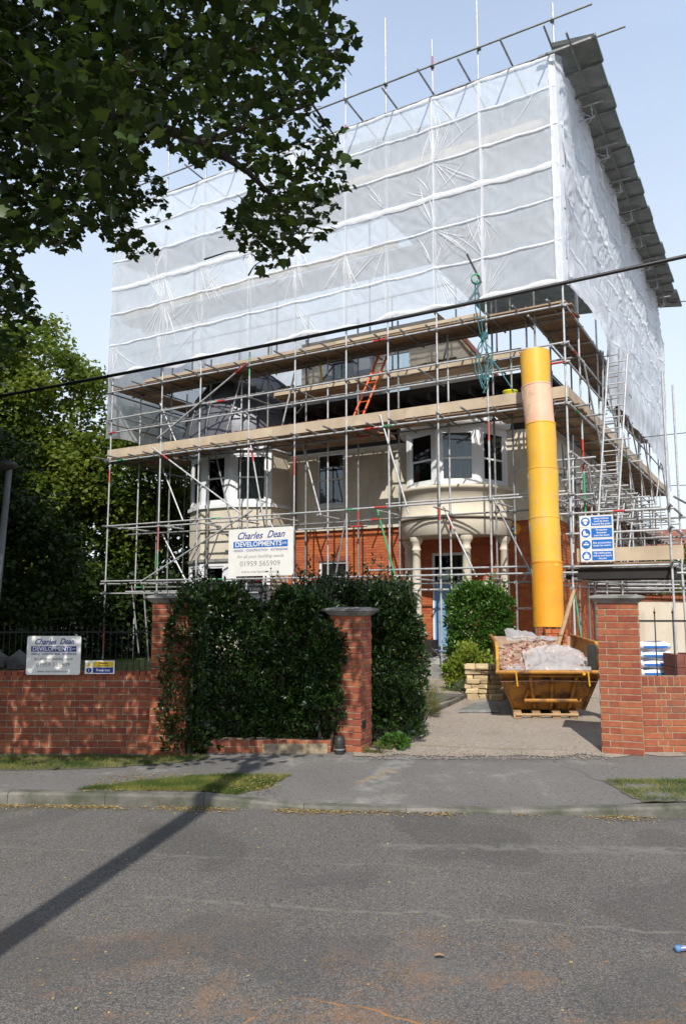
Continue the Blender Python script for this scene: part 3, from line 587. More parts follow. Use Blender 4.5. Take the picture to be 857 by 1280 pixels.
text('Warning', .03, SF2, .04, .0125, 1.037, M['black'], 'lettering', t, bold=.02); text('Construction site', .018, SF2, .04, .0125, 1.008, M['black'], 'lettering', t)
text('Keep out', .042, SF2, .04, .0125, .957, M['whitesign'], 'lettering', t, bold=.02)
mb = MB(); mb.add([SF2(-.155, .011, .998), SF2(-.09, .011, .998), SF2(-.1225, .011, 1.055), SF2(-.155, .008, .998), SF2(-.09, .008, .998), SF2(-.1225, .008, 1.055)], [(0, 1, 2), (0, 3, 4, 1), (1, 4, 5, 2), (2, 5, 3, 0)]); obj('triangle', mb, M['yellow'], t)
def disc(F, a, b, z, r, n=20, th=.003):
    mb = MB(); vs = [F(a + r * math.cos(6.2832 * i / n), b, z + r * math.sin(6.2832 * i / n)) for i in range(n)] + [F(a + r * math.cos(6.2832 * i / n), b + th, z + r * math.sin(6.2832 * i / n)) for i in range(n)]
    return mb.add(vs, [tuple(range(n)), tuple(range(n, 2 * n))] + [(i, (i + 1) % n, n + (i + 1) % n, n + i) for i in range(n)])
obj('disc', disc(SF2, -.1225, .008, .957, .03), M['navy'], t); text('!', .045, SF2, -.1225, .0125, .957, M['whitesign'], 'lettering', t, bold=.03); text('!', .035, SF2, -.1225, .0125, 1.017, M['black'], 'lettering', t, bold=.03)

# ================================================================== posts and cables
t = thing('lamp_post', 'slim grey lamp post with round cap at the left edge', 'lamp post', (-4.0, 8.5, 0)); mb = MB(); mb.tube((-4.0, 8.5, 0), (-3.86, 8.5, 3.30), .042, 12, .034); obj('post', mb, M['lamp'], t)
mb = MB(); mb.lathe((-3.92, 8.5, 3.24), [(.02, 0), (.07, .0), (.14, .06), (.145, .085), (.12, .11), (.04, .125), (0, .128)], 18); obj('lamp_head', mb, M['black'], t)
t = thing('utility_pole', 'wooden utility pole standing behind the viewer', 'utility pole', (-2.80, -.6, -.1)); mb = MB(); mb.tube((-2.94, -.6, -.1), (-1.78, -.6, 8.5), .108, 14, .092); obj('pole', mb, M['woodp'], t)
obj('cap', MB().box(W0, -1.9, -1.66, .48, .72, 8.5, 8.54), M['galvd'], t)
def cab(name, label, pts, r):
    mb = MB(); mb.path(pts, r, 6); return tag(obj(name, mb, M['cable']), label, 'cable')
def sag(p, q, s, n=24):
    p, q = Vector(p), Vector(q); return [p.lerp(q, k / n) - Vector((0, 0, 4 * s * (k / n) * (1 - k / n))) for k in range(n + 1)]
A_ = Vector((3.871, 8, 5.615)); B_ = Vector((-5.2, 11, 4.83)); d_ = (A_ - B_)
cab('overhead_cable', 'thick black bundled cable crossing the whole picture in front of the sheeting', sag(B_ - d_ * .8, A_ + d_ * .7, .0, 4)[0:1] + sag(B_ - d_ * .0, A_ + d_ * .0, .05, 20) + [A_ + d_ * .7], .023)
cab('overhead_cable', 'thin cable running right from the far eaves of the temporary roof', sag(HP(-.6, 16.2, 13.95), (36, 22, 14.5), .3), .02)
cab('overhead_cable', 'thin cable running right from the side scaffold at sheet height', sag(HP(-.2, 9.3, 7.0), (36, 10, 8.6), .3), .012)
cab('overhead_cable', 'lowest thin cable at right with a black sleeve by the scaffold corner', sag(HP(-.15, 16.9, 6.45), (40, 24, 7.6), .3), .015)

# ================================================================== HOUSE (front frame: a = u to the left, b = -v)
house = thing('house', 'red brick and cream rendered house with rounded bays behind the scaffolding', 'house', HP(6, 2.2, 0))
FV = 2.2; HF2 = frame(HP(0, FV, 0), UU, -VV)           # b = 0 is the facade plane
U0, U1 = .93, 12.05
h_door = (3.15, 4.15, .38, 3.0); h_gwin = (6.7, 7.65, 1.55, 2.87); h_uwin = (6.78, 7.72, 4.45, 6.0)
# brick storey and rendered storey
obj('wall', wall_holes(MB(), HF2, U0 + .004, 8.75, 0, 3.76, -.30, -.004, [h_door, h_gwin]), M['mortarh'], house)
bw = joined_bricks(HF2, U0, 8.75, .0, 50, [h_door, h_gwin], depth=.04, proud=.004); tag(obj('brickwork', bw, M['brickj'], house, rnd=8), kind='stuff')
obj('wall', wall_holes(MB(), HF2, U0 - .02, 8.72, 3.76, 6.05, -.30, .03, [h_uwin]), M['stucco'], house)
obj('string_course', MB().box(HF2, U0 - .04, 8.7, .03, .07, 3.74, 3.84), M['stucco'], house)
SH = frame(HP(U0, FV, 0), VV, -UU)                       # right side wall: a = depth from the front corner
obj('wall', MB().box(SH, .30, 13.5, -.3, -.006, 0, 3.76), M['mortarh'], house)
tag(obj('brickwork', joined_bricks(SH, .0, 13.5, 0, 50, depth=.04, proud=.004), M['brickj'], house, rnd=8), kind='stuff')
obj('wall', MB().box(SH, .30, 13.5, -.3, .025, 3.76, 6.05), M['stucco'], house)
obj('wall', MB().box(HF2, 11.75, U1, -13.5, -.3, 0, 6.05), M['stucco'], house); obj('wall', MB().box(HF2, U0 + .3, U1 - .3, -13.5, -13.2, 0, 6.05), M['mortarh'], house)
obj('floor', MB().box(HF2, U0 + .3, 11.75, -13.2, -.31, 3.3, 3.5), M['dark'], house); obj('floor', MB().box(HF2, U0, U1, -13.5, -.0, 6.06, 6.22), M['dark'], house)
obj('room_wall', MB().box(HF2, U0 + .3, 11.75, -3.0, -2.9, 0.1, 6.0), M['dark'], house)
# lintel and sills
obj('lintel', MB().box(HF2, 6.6, 7.75, -.28, .012, 2.87, 3.02), M['brick'], house)
def window(F, a0, a1, z0, z1, b=0, mid=.48, curt=True, fw=.055, sill=True):
    mb = MB(); d0, d1 = b - .09, b - .01
    mb.box(F, a0, a0 + fw, d0, d1, z0, z1).box(F, a1 - fw, a1, d0, d1, z0, z1).box(F, a0 + fw, a1 - fw, d0, d1, z0, z0 + fw * 1.3).box(F, a0 + fw, a1 - fw, d0, d1, z1 - fw, z1)
    zm = z0 + (z1 - z0) * mid; mb.box(F, a0 + fw, a1 - fw, d0 + .01, d1 - .01, zm - .022, zm + .022)
    w = obj('window', mb, M['white'], house)
    for q0, q1, dd in ((z0 + fw * 1.3, zm - .022, .045), (zm + .022, z1 - fw, .035)):
        obj('pane', MB().box(F, a0 + fw, a1 - fw, b - dd - .006, b - dd, q0, q1), M['glass'], w)
    if curt:
        mb = MB(); A0, A1 = a0 + .03, a1 - .03
        if curt == 'sides':
            for s0, s1 in ((A0, A0 + (A1 - A0) * .3), (A1 - (A1 - A0) * .3, A1)): mb.grid(lambda i, j: F(s0 + (s1 - s0) * i, b - .16 + .022 * math.sin(i * 30), z0 + .05 + (z1 - z0 - .1) * j), 24, 1)
        else: mb.grid(lambda i, j: F(A0 + (A1 - A0) * i, b - .16 + .022 * math.sin(i * 62), z0 + .05 + (z1 - z0 - .1) * j), 60, 1)
        obj('curtain', mb, M['curtain'], w, fix=False)
    if sill: obj('sill', MB().box(F, a0 - .05, a1 + .05, b - .02, b + .07, z0 - .07, z0), M['white'], w)
    return w
window(HF2, *h_uwin[:2], *h_uwin[2:], 0, .5, 'sides', .07); window(HF2, *h_gwin[:2], *h_gwin[2:], -.03, .5, True, .07)
# front door
mb = MB(); mb.box(HF2, 3.15, 3.22, -.14, -.05, .38, 3.0).box(HF2, 4.10, 4.15, -.14, -.05, .38, 3.0).box(HF2, 3.22, 4.10, -.14, -.05, 2.93, 3.0).box(HF2, 3.22, 4.10, -.14, -.05, 2.18, 2.24)
obj('door_frame', mb, M['white'], house); obj('fanlight', MB().box(HF2, 3.22, 4.10, -.11, -.10, 2.24, 2.93), M['glass'], house)
dr = obj('door', MB().box(HF2, 3.22, 4.10, -.10, -.06, .38, 2.18), M['bluedoor'], house)
for q in ((3.3, 3.6, .55, 1.05), (3.72, 4.02, .55, 1.05), (3.3, 3.6, 1.2, 2.08), (3.72, 4.02, 1.2, 2.08)): obj('door_panel', MB().box(HF2, q[0], q[1], -.06, -.045, q[2], q[3]), M['bluedoor'], dr)
obj('handle', MB().box(HF2, 3.3, 3.36, -.06, -.01, 1.2, 1.24), M['galv'], dr)
# right bay: round drum on columns, four window facets
BC, BR = (3.4, FV), 1.45
def bp_(th, r, z, c=BC): return HP(c[0] + r * math.sin(th), c[1] - r * math.cos(th), z)
def drum(c, r, prof, n=28, name='drum', mat='stucco'):
    mb = MB(); vs = []; 
    for rr, z in prof: vs += [bp_(-math.pi / 2 + math.pi * i / n, rr, z, c) for i in range(n + 1)]
    k = n + 1; mb.add(vs, [(j * k + i, j * k + i + 1, (j + 1) * k + i + 1, (j + 1) * k + i) for j in range(len(prof) - 1) for i in range(n)], True); return obj(name, mb, M[mat], house)
r = BR
drum(BC, r, [(0, 3.36), (r - .16, 3.36), (r - .16, 3.34), (r - .02, 3.34), (r + .01, 3.36), (r + .01, 3.74)], name='bay_soffit')
drum(BC, r, [(r + .01, 3.76), (r + .07, 3.77), (r + .07, 3.83), (r, 3.85), (r - .01, 4.46), (r + .07, 4.47), (r + .09, 4.56), (r - .12, 4.60), (0, 4.60)], name='bay_drum')
def facet(c, p0, p1, z0, z1, g0=.12, g1=.12, curt=True, wz=(0, 0), mid=.46, mat='white'):
    A, B = HP(p0[0], p0[1], 0), HP(p1[0], p1[1], 0); e = (B - A); L = e.length; e.normalize(); nn = Vector((e.y, -e.x, 0))
    mc = HP(c[0], c[1], 0)
    if nn.dot((A + B) / 2 - mc) < 0: nn = -nn
    F = frame(A, e, nn); mb = MB(); mb.box(F, 0, g0, -.12, 0, z0, z1).box(F, L - g1, L, -.12, -.0, z0, z1).box(F, g0, L - g1, -.12, 0, z1 - .12, z1).box(F, g0, L - g1, -.12, 0, z0, z0 + .06)
    obj('pier', mb, M[mat], house); window(F, g0 + .002, L - g1 - .002, z0 + .06, z1 - .12, -.01, mid, curt, sill=False); return F, L
angs = [-90, -45, 0, 45, 90]; rb = r - .06
for k in range(4):
    a, b = R(angs[k]), R(angs[k + 1]); facet(BC, (BC[0] + rb * math.sin(a), BC[1] - rb * math.cos(a)), (BC[0] + rb * math.sin(b), BC[1] - rb * math.cos(b)), 4.605, 6.06, .13, .13)
drum(BC, r, [(0, 6.065), (r + .02, 6.065), (r + .05, 6.3), (0, 6.32)], name='bay_cornice', mat='white')
for th in (R(-88), R(-42), R(0) - .52 * 0, R(44), R(88)):
    pass
for th in (R(-80), R(-30), R(30), R(80)):                   # columns and brick pedestals
    P = bp_(th, r - .13, 0); pr = [(.17, .98), (.17, 1.03), (.13, 1.05), (.145, 1.09), (.115, 1.13), (.118, 1.3), (.112, 2.2), (.098, 2.98), (.115, 3.0), (.115, 3.03), (.098, 3.05), (.10, 3.13), (.14, 3.20), (.165, 3.24), (.165, 3.33)]
    mb = MB(); mb.lathe(P, pr, 18); cl = obj('column', mb, M['stucco'], house)
    F = frame(P, UU, -VV); obj('pedestal_cap', MB().box(F, -.21, .21, -.21, .21, .90, .98), M['stucco'], cl)
    mb = joined_bricks(F, -.18, .18, 0, 12, depth=.19, proud=.18); obj('pedestal', MB().box(F, -.177, .177, -.177, .177, 0, .9), M['mortarh'], cl)
    tag(obj('brickwork', mb, M['brickj'], cl, rnd=8), kind='stuff')
drum(BC, r, [(r + .15, 0), (r + .15, .38), (0, .38)], name='porch_floor', mat='coping')
for k, (ex, zz) in enumerate(((.75, .13), (.45, .26))): obj('step', MB().box(HF2, 2.6 - ex * .3, 4.3 + ex, 1.2, 1.6 + ex, .0 + k * .002, zz), M['coping'], house)
# left bay: canted bay with render drum, white sashes and lead dome
LP = [(8.70, 2.2), (8.72, 1.35), (9.80, .78), (10.85, .78), (11.78, 1.35), (11.9, 2.2)]; LC = (10.3, 2.2)
def poly_band(P, z0, z1, off, mat, name):
    mb = MB(); k = len(P)
    Q = [(LC[0] + (p[0] - LC[0]) * (1 + off / 1.6), LC[1] + (p[1] - LC[1]) * (1 + off / 1.4)) for p in P]
    vs = [HP(u, v, z0) for u, v in Q] + [HP(u, v, z1) for u, v in Q]; mb.add(vs, [(i, i + 1, k + i + 1, k + i) for i in range(k - 1)] + [tuple(range(k)), tuple(range(k, 2 * k))]); return obj(name, mb, M[mat], house)
poly_band(LP, 2.95, 4.42, 0, 'stucco', 'bay_drum'); poly_band(LP, 4.425, 4.53, .07, 'white', 'bay_sill'); poly_band(LP, 2.86, 2.945, .05, 'coping', 'bay_string_course')
poly_band(LP, 0, .72, 0, 'stucco', 'bay_plinth'); poly_band(LP, .725, .80, .06, 'white', 'bay_sill')
for z0, z1 in ((4.54, 6.08), (.81, 2.855)):
    for k in range(5):
        p0, p1 = LP[k], LP[k + 1]
        if k in (0, 4):
            A, B = HP(*p0, 0), HP(*p1, 0); e = (B - A); L = e.length; e.normalize(); nn = Vector((e.y, -e.x, 0)); nn = nn if nn.dot((A + B) / 2 - HP(*LC, 0)) > 0 else -nn
            obj('wall', MB().box(frame(A, e, nn), 0, L, -.12, 0, z0, z1), M['stucco' if k == 0 else 'white'], house)
        else: facet(LC, p0, p1, z0, z1, .17, .17 if k < 3 else .15, curt='sides' if k != 1 else True, mid=.52)
poly_band(LP, 6.09, 6.45, .08, 'white', 'bay_cornice')
DC = (10.45, 2.45); dn = 16; prof = [(1.98 * math.cos(t_), 6.46 + 2.5 * math.sin(t_)) for t_ in [i * math.pi / 2 / 10 for i in range(11)]]
for k in range(dn):                                          # lead dome in bays between rolls
    a0, a1 = 2 * math.pi * k / dn, 2 * math.pi * (k + 1) / dn; mb = MB(); vs = []
    for rr, z in prof:
        for a in (a0 + .01, (a0 + a1) / 2, a1 - .01): vs.append(HP(DC[0] + rr * math.cos(a), DC[1] + rr * math.sin(a), z))
    mb.add(vs, [(j * 3 + i, j * 3 + i + 1, j * 3 + i + 4, j * 3 + i + 3) for j in range(10) for i in range(2)], True); d = obj('dome_panel', mb, M['lead'], house)
    mb = MB(); mb.path([HP(DC[0] + (rr + .015) * math.cos(a0), DC[1] + (rr + .015) * math.sin(a0), z + .01) for rr, z in prof], .032, 6); obj('roll', mb, M['lead'], d)
    for jz in (2, 4, 6): rr, z = prof[jz]; mb = MB(); mb.path([HP(DC[0] + (rr + .012) * math.cos(a0 + (a1 - a0) * q / 3), DC[1] + (rr + .012) * math.sin(a0 + (a1 - a0) * q / 3), z) for q in range(4)], .014, 5); obj('lap', mb, M['lead'], d)
# stripped attic storey: floor, render walls, dormer, gable
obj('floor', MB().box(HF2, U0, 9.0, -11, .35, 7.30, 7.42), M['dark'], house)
for k in range(14): obj('joist', MB().box(HF2, 1.1 + k * .58, 1.18 + k * .58, -8, .32, 7.10, 7.295), M['dark'], house)  # near-black joists: the shade of the void is put into their colour
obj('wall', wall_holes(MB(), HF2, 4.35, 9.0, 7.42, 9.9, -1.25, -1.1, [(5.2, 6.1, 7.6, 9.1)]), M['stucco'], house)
obj('wall', MB().box(HF2, U0 + .1, 9.0, -1.6, -1.4, 6.22, 7.1), M['dark'], house); obj('wall', MB().box(HF2, 8.8, 9.0, -9, -1.26, 7.42, 9.6), M['stucco'], house)  # first one: near-black wall added so the void looks unlit
window(HF2, 5.2, 6.1, 7.6, 9.1, -1.12, .5, False)
mb = MB(); P = [(4.35, 7.42), (2.85, 7.42), (2.85, 7.95), (3.45, 8.75), (4.35, 9.9)]; vs = [HF2(a, -1.0, z) for a, z in P] + [HF2(a, -1.2, z) for a, z in P]
mb.add(vs, [tuple(range(5)), tuple(range(5, 10))] + [(i, (i + 1) % 5, 5 + (i + 1) % 5, 5 + i) for i in range(5)]); obj('gable', mb, M['stucco'], house)
mb = MB(); mb.path([HF2(2.78, -.97, 7.93), HF2(3.42, -.97, 8.80), HF2(4.35, -.97, 10.0)], .05, 4); obj('verge_board', mb, M['toe'], house)
mb = MB(); P = [(2.8, 7.9), (3.5, 8.85), (4.35, 10.0)]
mb.add([HF2(a, -.9, z + .06) for a, z in P] + [HF2(a, -3.6, z + .06) for a, z in P], [(0, 1, 4, 3), (1, 2, 5, 4)]); obj('roof', mb, M['tiled'], house)
# grey clad dormer
dm = obj('dormer', wall_holes(MB(), HF2, 6.4, 8.2, 7.42, 9.3, -1.05, -.85, [(6.95, 7.75, 7.9, 9.0)]), pm('grey_membrane', (.42, .46, .52), (.33, .37, .42), 3, .6), house)
for q in range(2): obj('pane', MB().box(HF2, 6.95 + q * .41, 7.34 + q * .41, -.95, -.94, 7.9, 9.0), M['glass'], dm)
# alarm box and name sign
t = thing('alarm_box', 'orange six sided burglar alarm box high on the brick wall', 'alarm box', HP(1.95, FV, 3.4)); AF = frame(HP(1.90, FV, 0), UU, -VV)
n = 6; mb = MB(); vs = [AF(.20 * math.cos(6.2832 * i / n), .012, 3.53 + .17 * math.sin(6.2832 * i / n)) for i in range(n)] + [AF(.17 * math.cos(6.2832 * i / n), .10, 3.53 + .145 * math.sin(6.2832 * i / n)) for i in range(n)]
mb.add(vs, [tuple(range(n)), tuple(range(n, 2 * n))] + [(i, (i + 1) % n, n + (i + 1) % n, n + i) for i in range(n)]); obj('cover', mb, pm('alarm_orange', (.75, .33, .02), None, rough=.5), t)
obj('badge', disc(AF, 0, .10, 3.53, .07, 14, .004), M['navy'], t)
obj('badge_ring', disc(AF, 0, .104, 3.53, .035, 12, .003), M['whitesign'], t)
t = thing('house_name', 'small white raised house name letters on the brick wall left of the chute', 'house name', HP(1.6, FV, 1.5))
text('MARSTEN HOUSE', .075, frame(HP(1.55, FV, 0), UU, -VV), 0, .014, 1.56, M['whitesign'], 'lettering', t, width=.62, bold=.02, flip=-1)
obj('drainpipe', MB().tube(HF2(1.15, .08, 0), HF2(1.15, .08, 5.9), .045, 10), M['black'], house); obj('drainpipe', MB().tube(HF2(8.45, .08, 0), HF2(8.45, .08, 5.9), .045, 10), M['black'], house)

# ================================================================== SCAFFOLD
scaf = thing('scaffold', 'steel tube scaffolding with timber decks wrapped round the whole house', 'scaffold', HP(0, 0, 0))
coup = MB(); TR = .0242
def tb(name, p0, p1, mat='galv', r=TR, n=7): return obj(name, MB().tube(p0, p1, r, n), M[mat], scaf)
def bandp(par, p0, p1, f0, f1, mat, r=TR):
    p0, p1 = Vector(p0), Vector(p1); obj('paint_band', MB().tube(p0.lerp(p1, f0), p0.lerp(p1, f1), r + .0015, 7), M[mat], par)
def cp(p):
    s = .042; p = Vector(p); coup.box(frame(p, UU, -VV), -s, s, -s * .9, s * .9, -.035, .035); coup.tube(p + Vector((0, 0, .0)) - VV * .01, p - VV * .085, .012, 5)
FS = [0.0, 1.75, 2.97, 4.27, 5.45, 7.03, 8.53, 10.30, 11.75, 13.85]; FT = [15.45, 9.5, 15.75, 16.9, 15.66, 15.3, 14.9, 15.2, 15.6, 14.3]
DECK1, DECK2 = 6.08, 8.28; LZ = [2.33, 4.0, DECK1 - .09, 6.9, 7.32, DECK2 - .09, 9.3, 10.45, 11.45, 12.4, 13.35, 14.12]
bands = {13.85: [(.25, 1.0, 'redp', 0), (5.35, 5.75, 'redp', 0)], 11.75: [(3.2, 3.9, 'redp', 0), (2.7, 3.1, 'greenp', 0)], 8.53: [(7.9, 8.5, 'greenp', 0)], 7.03: [(5.0, 5.5, 'redp', 0)], 2.97: [(3.6, 3.9, 'redp', 0), (14.9, 15.3, 'redp', 0)], 1.75: [(5.35, 5.8, 'redp', 0)], 5.45: [(13.9, 14.3, 'redp', 0)]}
for i, (u, zt) in enumerate(zip(FS, FT)):
    lean = random.uniform(-.04, .04); p0, p1 = HP(u, -.02, 0.0), HP(u + lean, -.02, zt); s = tb('standard', p0, p1, 'galv', n=9)
    for z0, z1, m_, _ in bands.get(u, []): bandp(s, p0, p1, z0 / zt, z1 / zt, m_)
    obj('base_plate', MB().box(frame(p0, UU, -VV), -.08, .08, -.08, .08, -.0, .012), M['galvd'], scaf)

tb('standard', HP(1.82, .03, 9.1), HP(1.80, -.02, 16.3))
IS = [1.0, 1.42, 1.85, 2.98, 4.33, 5.5, 6.4, 7.1, 8.4, 9.35, 10.5, 12.0, 13.3]
for i, u in enumerate(IS):
    v = .66; zt = 8.6 + (i % 3) * .3; p0, p1 = HP(u, v, 0), HP(u + random.uniform(-.03, .03), v, zt); s = tb('standard', p0, p1, 'galvd' if i % 3 else 'galv')
    if i in (5, 3, 8): bandp(s, p0, p1, .3 + .1 * (i % 2), .34 + .1 * (i % 2), ['greenp', 'redp'][i % 2])
for u in (2.0, 4.9, 7.6): tb('standard', HP(u, 1.5, 7.4), HP(u, 1.5, 10), 'galvd')
for u in (0, 2.97, 5.45, 8.53, 11.75): tb('standard', HP(u, 1.25, DECK2), HP(u, 1.25, 14.1), 'galvd')
# front ledgers (lengths lap and overrun)
def ledger(z, v, u0, u1, mat='galv', name='ledger', step=5.2, bands_=True):
    u = u0
    while u < u1 - .1:
        e = min(u + step * random.uniform(.8, 1.1), u1)
        if u1 - e < 1.2: e = u1
        dz = random.uniform(-.015, .015); p0, p1 = HP(u - .12, v, z + dz), HP(e + .12, v, z + dz * .3); s = tb(name, p0, p1, mat)
        if bands_ and random.random() < .45: f = random.choice([.02, .82, .9]); bandp(s, p0, p1, f, f + random.uniform(.05, .1), random.choice(['redp', 'redp', 'greenp']))
        u = e
for z in LZ:
    if z < 8.5: ledger(z, -.07, .0, 13.85); 
    elif z < 14: ledger(z, .05, .0, 13.85, 'galvd', bands_=False)
for z in (2.16, 3.80, DECK1 - .1, 7.2, DECK2 - .1): ledger(z, .70, .1, 13.6, 'galvd')
ledger(1.97, .02, 8.3, 14.9, 'galv', step=7); ledger(2.02, .3, 7.6, 13.2, 'galv')
ledger(14.16, -.09, -1.45, 13.9, 'galvd', step=5.6, bands_=False); ledger(15.0, -.1, -.78, 8.4, 'galvd', step=4.8, bands_=False)
ledger(14.75, -.1, 9.0, 13.9, 'galvd', bands_=False)
# transoms
for z, m_, st in ((2.25, 'galv', 1.5), (3.9, 'galv', 1.5), (DECK1 - .045, 'galvd', .62), (DECK2 - .045, 'galvd', .75), (7.25, 'galvd', 1.6)):
    u = .25
    while u < 13.9:
        ex = random.uniform(.06, .5); tb('transom', HP(u, -.12 - ex * (z in (DECK1 - .045, DECK2 - .045)) - .1, z), HP(u, random.uniform(.95, 1.5) if z > 5 else .85, z + random.uniform(-.02, .02)), m_); u += st * random.uniform(.85, 1.15)
for u in (.0, .95, 2.0, 2.95, 3.97, 4.98, 6.1, 7.5, 9.0, 10.4, 11.8):   # roof beam stubs standing out over the sheet top
    tb('transom', HP(u, 1.2, 14.22), HP(u, -.78 - random.uniform(0, .25), 14.26 + random.uniform(0, .05)), 'galvd')
# braces on the front
def brace(u0, z0, u1, z1, v=-.12, mat='galv', band=None):
    p0, p1 = HP(u0, v, z0), HP(u1, v, z1); s = tb('brace', p0, p1, mat)
    if band: bandp(s, p0, p1, band[0], band[1], band[2])
brace(12.0, 6.25, 8.7, 4.1, band=(.12, .2, 'redp')); brace(11.8, 6.5, 8.45, 8.3, band=(.85, .97, 'redp')); brace(12.3, 2.3, 8.3, 4.15); brace(8.45, 6.0, 8.0, 4.0, -.05, 'galv', (.1, .25, 'redp'))
brace(10.9, 2.25, 11.9, 3.7, .3); brace(12.35, 7.8, 11.6, 6.4, .5); brace(4.5, 6.3, 3.75, 3.8, -.04); brace(4.6, 4.0, 4.0, 1.9, -.05, 'greenp'); brace(1.75, 4.1, .75, 2.0, .1, 'galvd'); brace(.25, 4.1, 1.2, 2.2, .5, 'galvd')
for u in (6.5, 9.5, 12.4): brace(u, 8.2, u + 1.2, 7.0, 1.1, 'galvd')
for z, v, u0, u1, m_ in ((3.62, .35, 5.2, 9.6, 'galv'), (2.5, .4, 1.2, 5.0, 'galv'), (4.12, .3, .2, 4.4, 'galv'), (2.02, .75, 3.0, 8.6, 'galv'), (3.95, .3, 8.0, 13.6, 'galv'), (2.28, .45, 8.4, 13.2, 'galvd'), (5.9, .35, 5.0, 12.5, 'galvd'), (7.6, .62, 8.6, 13.4, 'galvd')): ledger(z, v, u0, u1, m_, step=4.4)
for u0, z0, u1, z1, v in ((5.9, 2.1, 5.5, 4.1, .1), (7.2, 2.2, 8.2, 3.9, .55), (2.3, 2.3, 3.1, 4.0, .5), (9.6, 4.0, 10.2, 6.0, .6), (11.3, 4.1, 12.3, 6.0, .5), (12.9, .2, 13.3, 2.3, .5), (12.2, 0, 12.5, 2.2, .2), (6.6, 4.0, 7.2, 6.0, .6), (1.2, 4.0, .4, 6.0, .6), (9.9, 6.3, 9.3, 8.2, .6), (7.9, 6.4, 7.4, 8.2, .6), (3.5, 7.5, 3.1, 9.0, 1.4)): brace(u0, z0, u1, z1, v, random.choice(['galv', 'galvd', 'galv']))
# end returns on the left
for z in (4.0, 6.0, 7.2, 8.15): tb('ledger', HP(13.88, -.2, z), HP(13.88, 9.5, z + .02), 'galvd')
for z in (7.3, 8.2): tb('ledger', HP(12.6, -.1, z), HP(12.6, 7, z), 'galvd')
for v in (2.1, 4.2, 6.3, 8.4): tb('standard', HP(13.88, v, 0), HP(13.88, v, 14.1), 'galvd'); tb('standard', HP(12.7, v, 0), HP(12.7, v, 8.5), 'galvd')
# right side scaffold
SS = [0, 1.35, 3.5, 5.7, 7.9, 10.2, 12.5, 14.8, 17.1]
for i, v in enumerate(SS):
    if i: 
        s = tb('standard', HP(-.02, v, 0), HP(-.02, v, 14.2 if i in (8,) else 9.4), 'galv'); 
        if i == 1: bandp(s, HP(-.02, v, 0), HP(-.02, v, 9.4), .5, .58, 'redp'); bandp(s, HP(-.02, v, 0), HP(-.02, v, 9.4), .40, .495, 'greenp')
    tb('standard', HP(.72, v + .3, 0), HP(.72, v + .3, 9.0), 'galvd')
for z in (2.2, 4.0, 4.9, DECK1 - .12, 6.9, 7.32, DECK2 - .12):
    v = -.1
    while v < 17:
        e = min(v + random.uniform(5, 6.4), 17.3); p0, p1 = HP(-.07, v, z), HP(-.07, e, z); s = tb('ledger', p0, p1, 'galv' if z > 4 else 'galvd')
        if random.random() < .5: bandp(s, p0, p1, .1, .16, random.choice(['redp', 'greenp', 'redp']))
        v = e
    tb('ledger', HP(.75, -.1, z - .08), HP(.75, 8.7, z - .08), 'galvd'); tb('ledger', HP(.75, 8.5, z - .08), HP(.75, 17.2, z - .08), 'galvd')
for z in (4.05, DECK1 - .05, DECK2 - .05, 4.85, 2.3):
    v = .5
    while v < 17: s = tb('transom', HP(-.08 if (z > 8 or (z > 6 and v > 9)) else -.35 - random.random() * .25, v, z), HP(.88, v, z), random.choice(['galv', 'galvd', 'galvd'])); v += (.9 if z in (4.85, 4.05, 2.3) else 1.1) * random.uniform(.85, 1.2)
for (v0, z0, v1, z1) in ((1.35, 7.3, 3.5, 5.0), (3.5, 8.2, 5.7, 6.1), (5.7, 7.4, 7.9, 5.0), (7.9, 7.2, 10.2, 5.2), (10.2, 7.3, 12.5, 5.2), (12.5, 5, 14.8, 7.1), (14.8, 7.3, 17, 5), (5.7, 2.3, 7.9, 4.8), (1.4, 4.8, 3.5, 2.3), (7.9, 4.8, 10.2, 2.3)):
    tb('brace', HP(-.11, v0, z0), HP(-.11, v1, z1), 'galv')
for k in range(26): v = .8 + k * .6; tb('brace', HP(.15 + .4 * random.random(), v, random.uniform(2.3, 4)), HP(.3 + .4 * random.random(), v + random.uniform(.2, 1.4), random.uniform(4, 5.7)), random.choice(['galv', 'galvd']))
for k in range(12): v = 1 + k * 1.2; tb('ledger', HP(random.uniform(.1, .6), v, random.uniform(2.6, 5.2)), HP(random.uniform(.1, .6), v + random.uniform(1.5, 3), random.uniform(2.6, 5.2)), 'galv')
# decks
def plank(u0, u1, v0, v1, z, mat='board', name='scaffold_board', jit=.01, th=.038):
    dz = random.uniform(-jit, jit); return obj(name, MB().box(HF, u0, u1, -v1, -v0, z + dz, z + dz + th), M[mat], scaf, origin=HP((u0 + u1) / 2, v0, z))
def deck(z, u0, u1, v0, rows, skip=lambda u, v: False, L=3.9):
    for r_ in range(rows):
        v = v0 + r_ * .232; u = u0 - (random.random() * 1.2 if r_ else .0); 
        while u < u1 - .2:
            e = min(u + L, u1); s = max(u, u0 - .1 * random.random())
            if not skip((s + e) / 2, v): plank(s, e - .01, v, v + .225, z)
            u = e
deck(DECK1, -.05, 13.95, .0, 3)
deck(DECK1 + .002, 5.0, 8.5, .70, 5); deck(DECK1 + .002, -.05, 1.85, .70, 4); deck(DECK1 + .002, 12.05, 13.9, .70, 6)
deck(DECK2, -.05, 13.9, .0, 5); deck(7.42, 1.15, 8.25, .72, 4)
deck(10.5, 0, 13.8, .1, 5, L=6.9); deck(12.45, 0, 13.8, .1, 5, L=6.9)
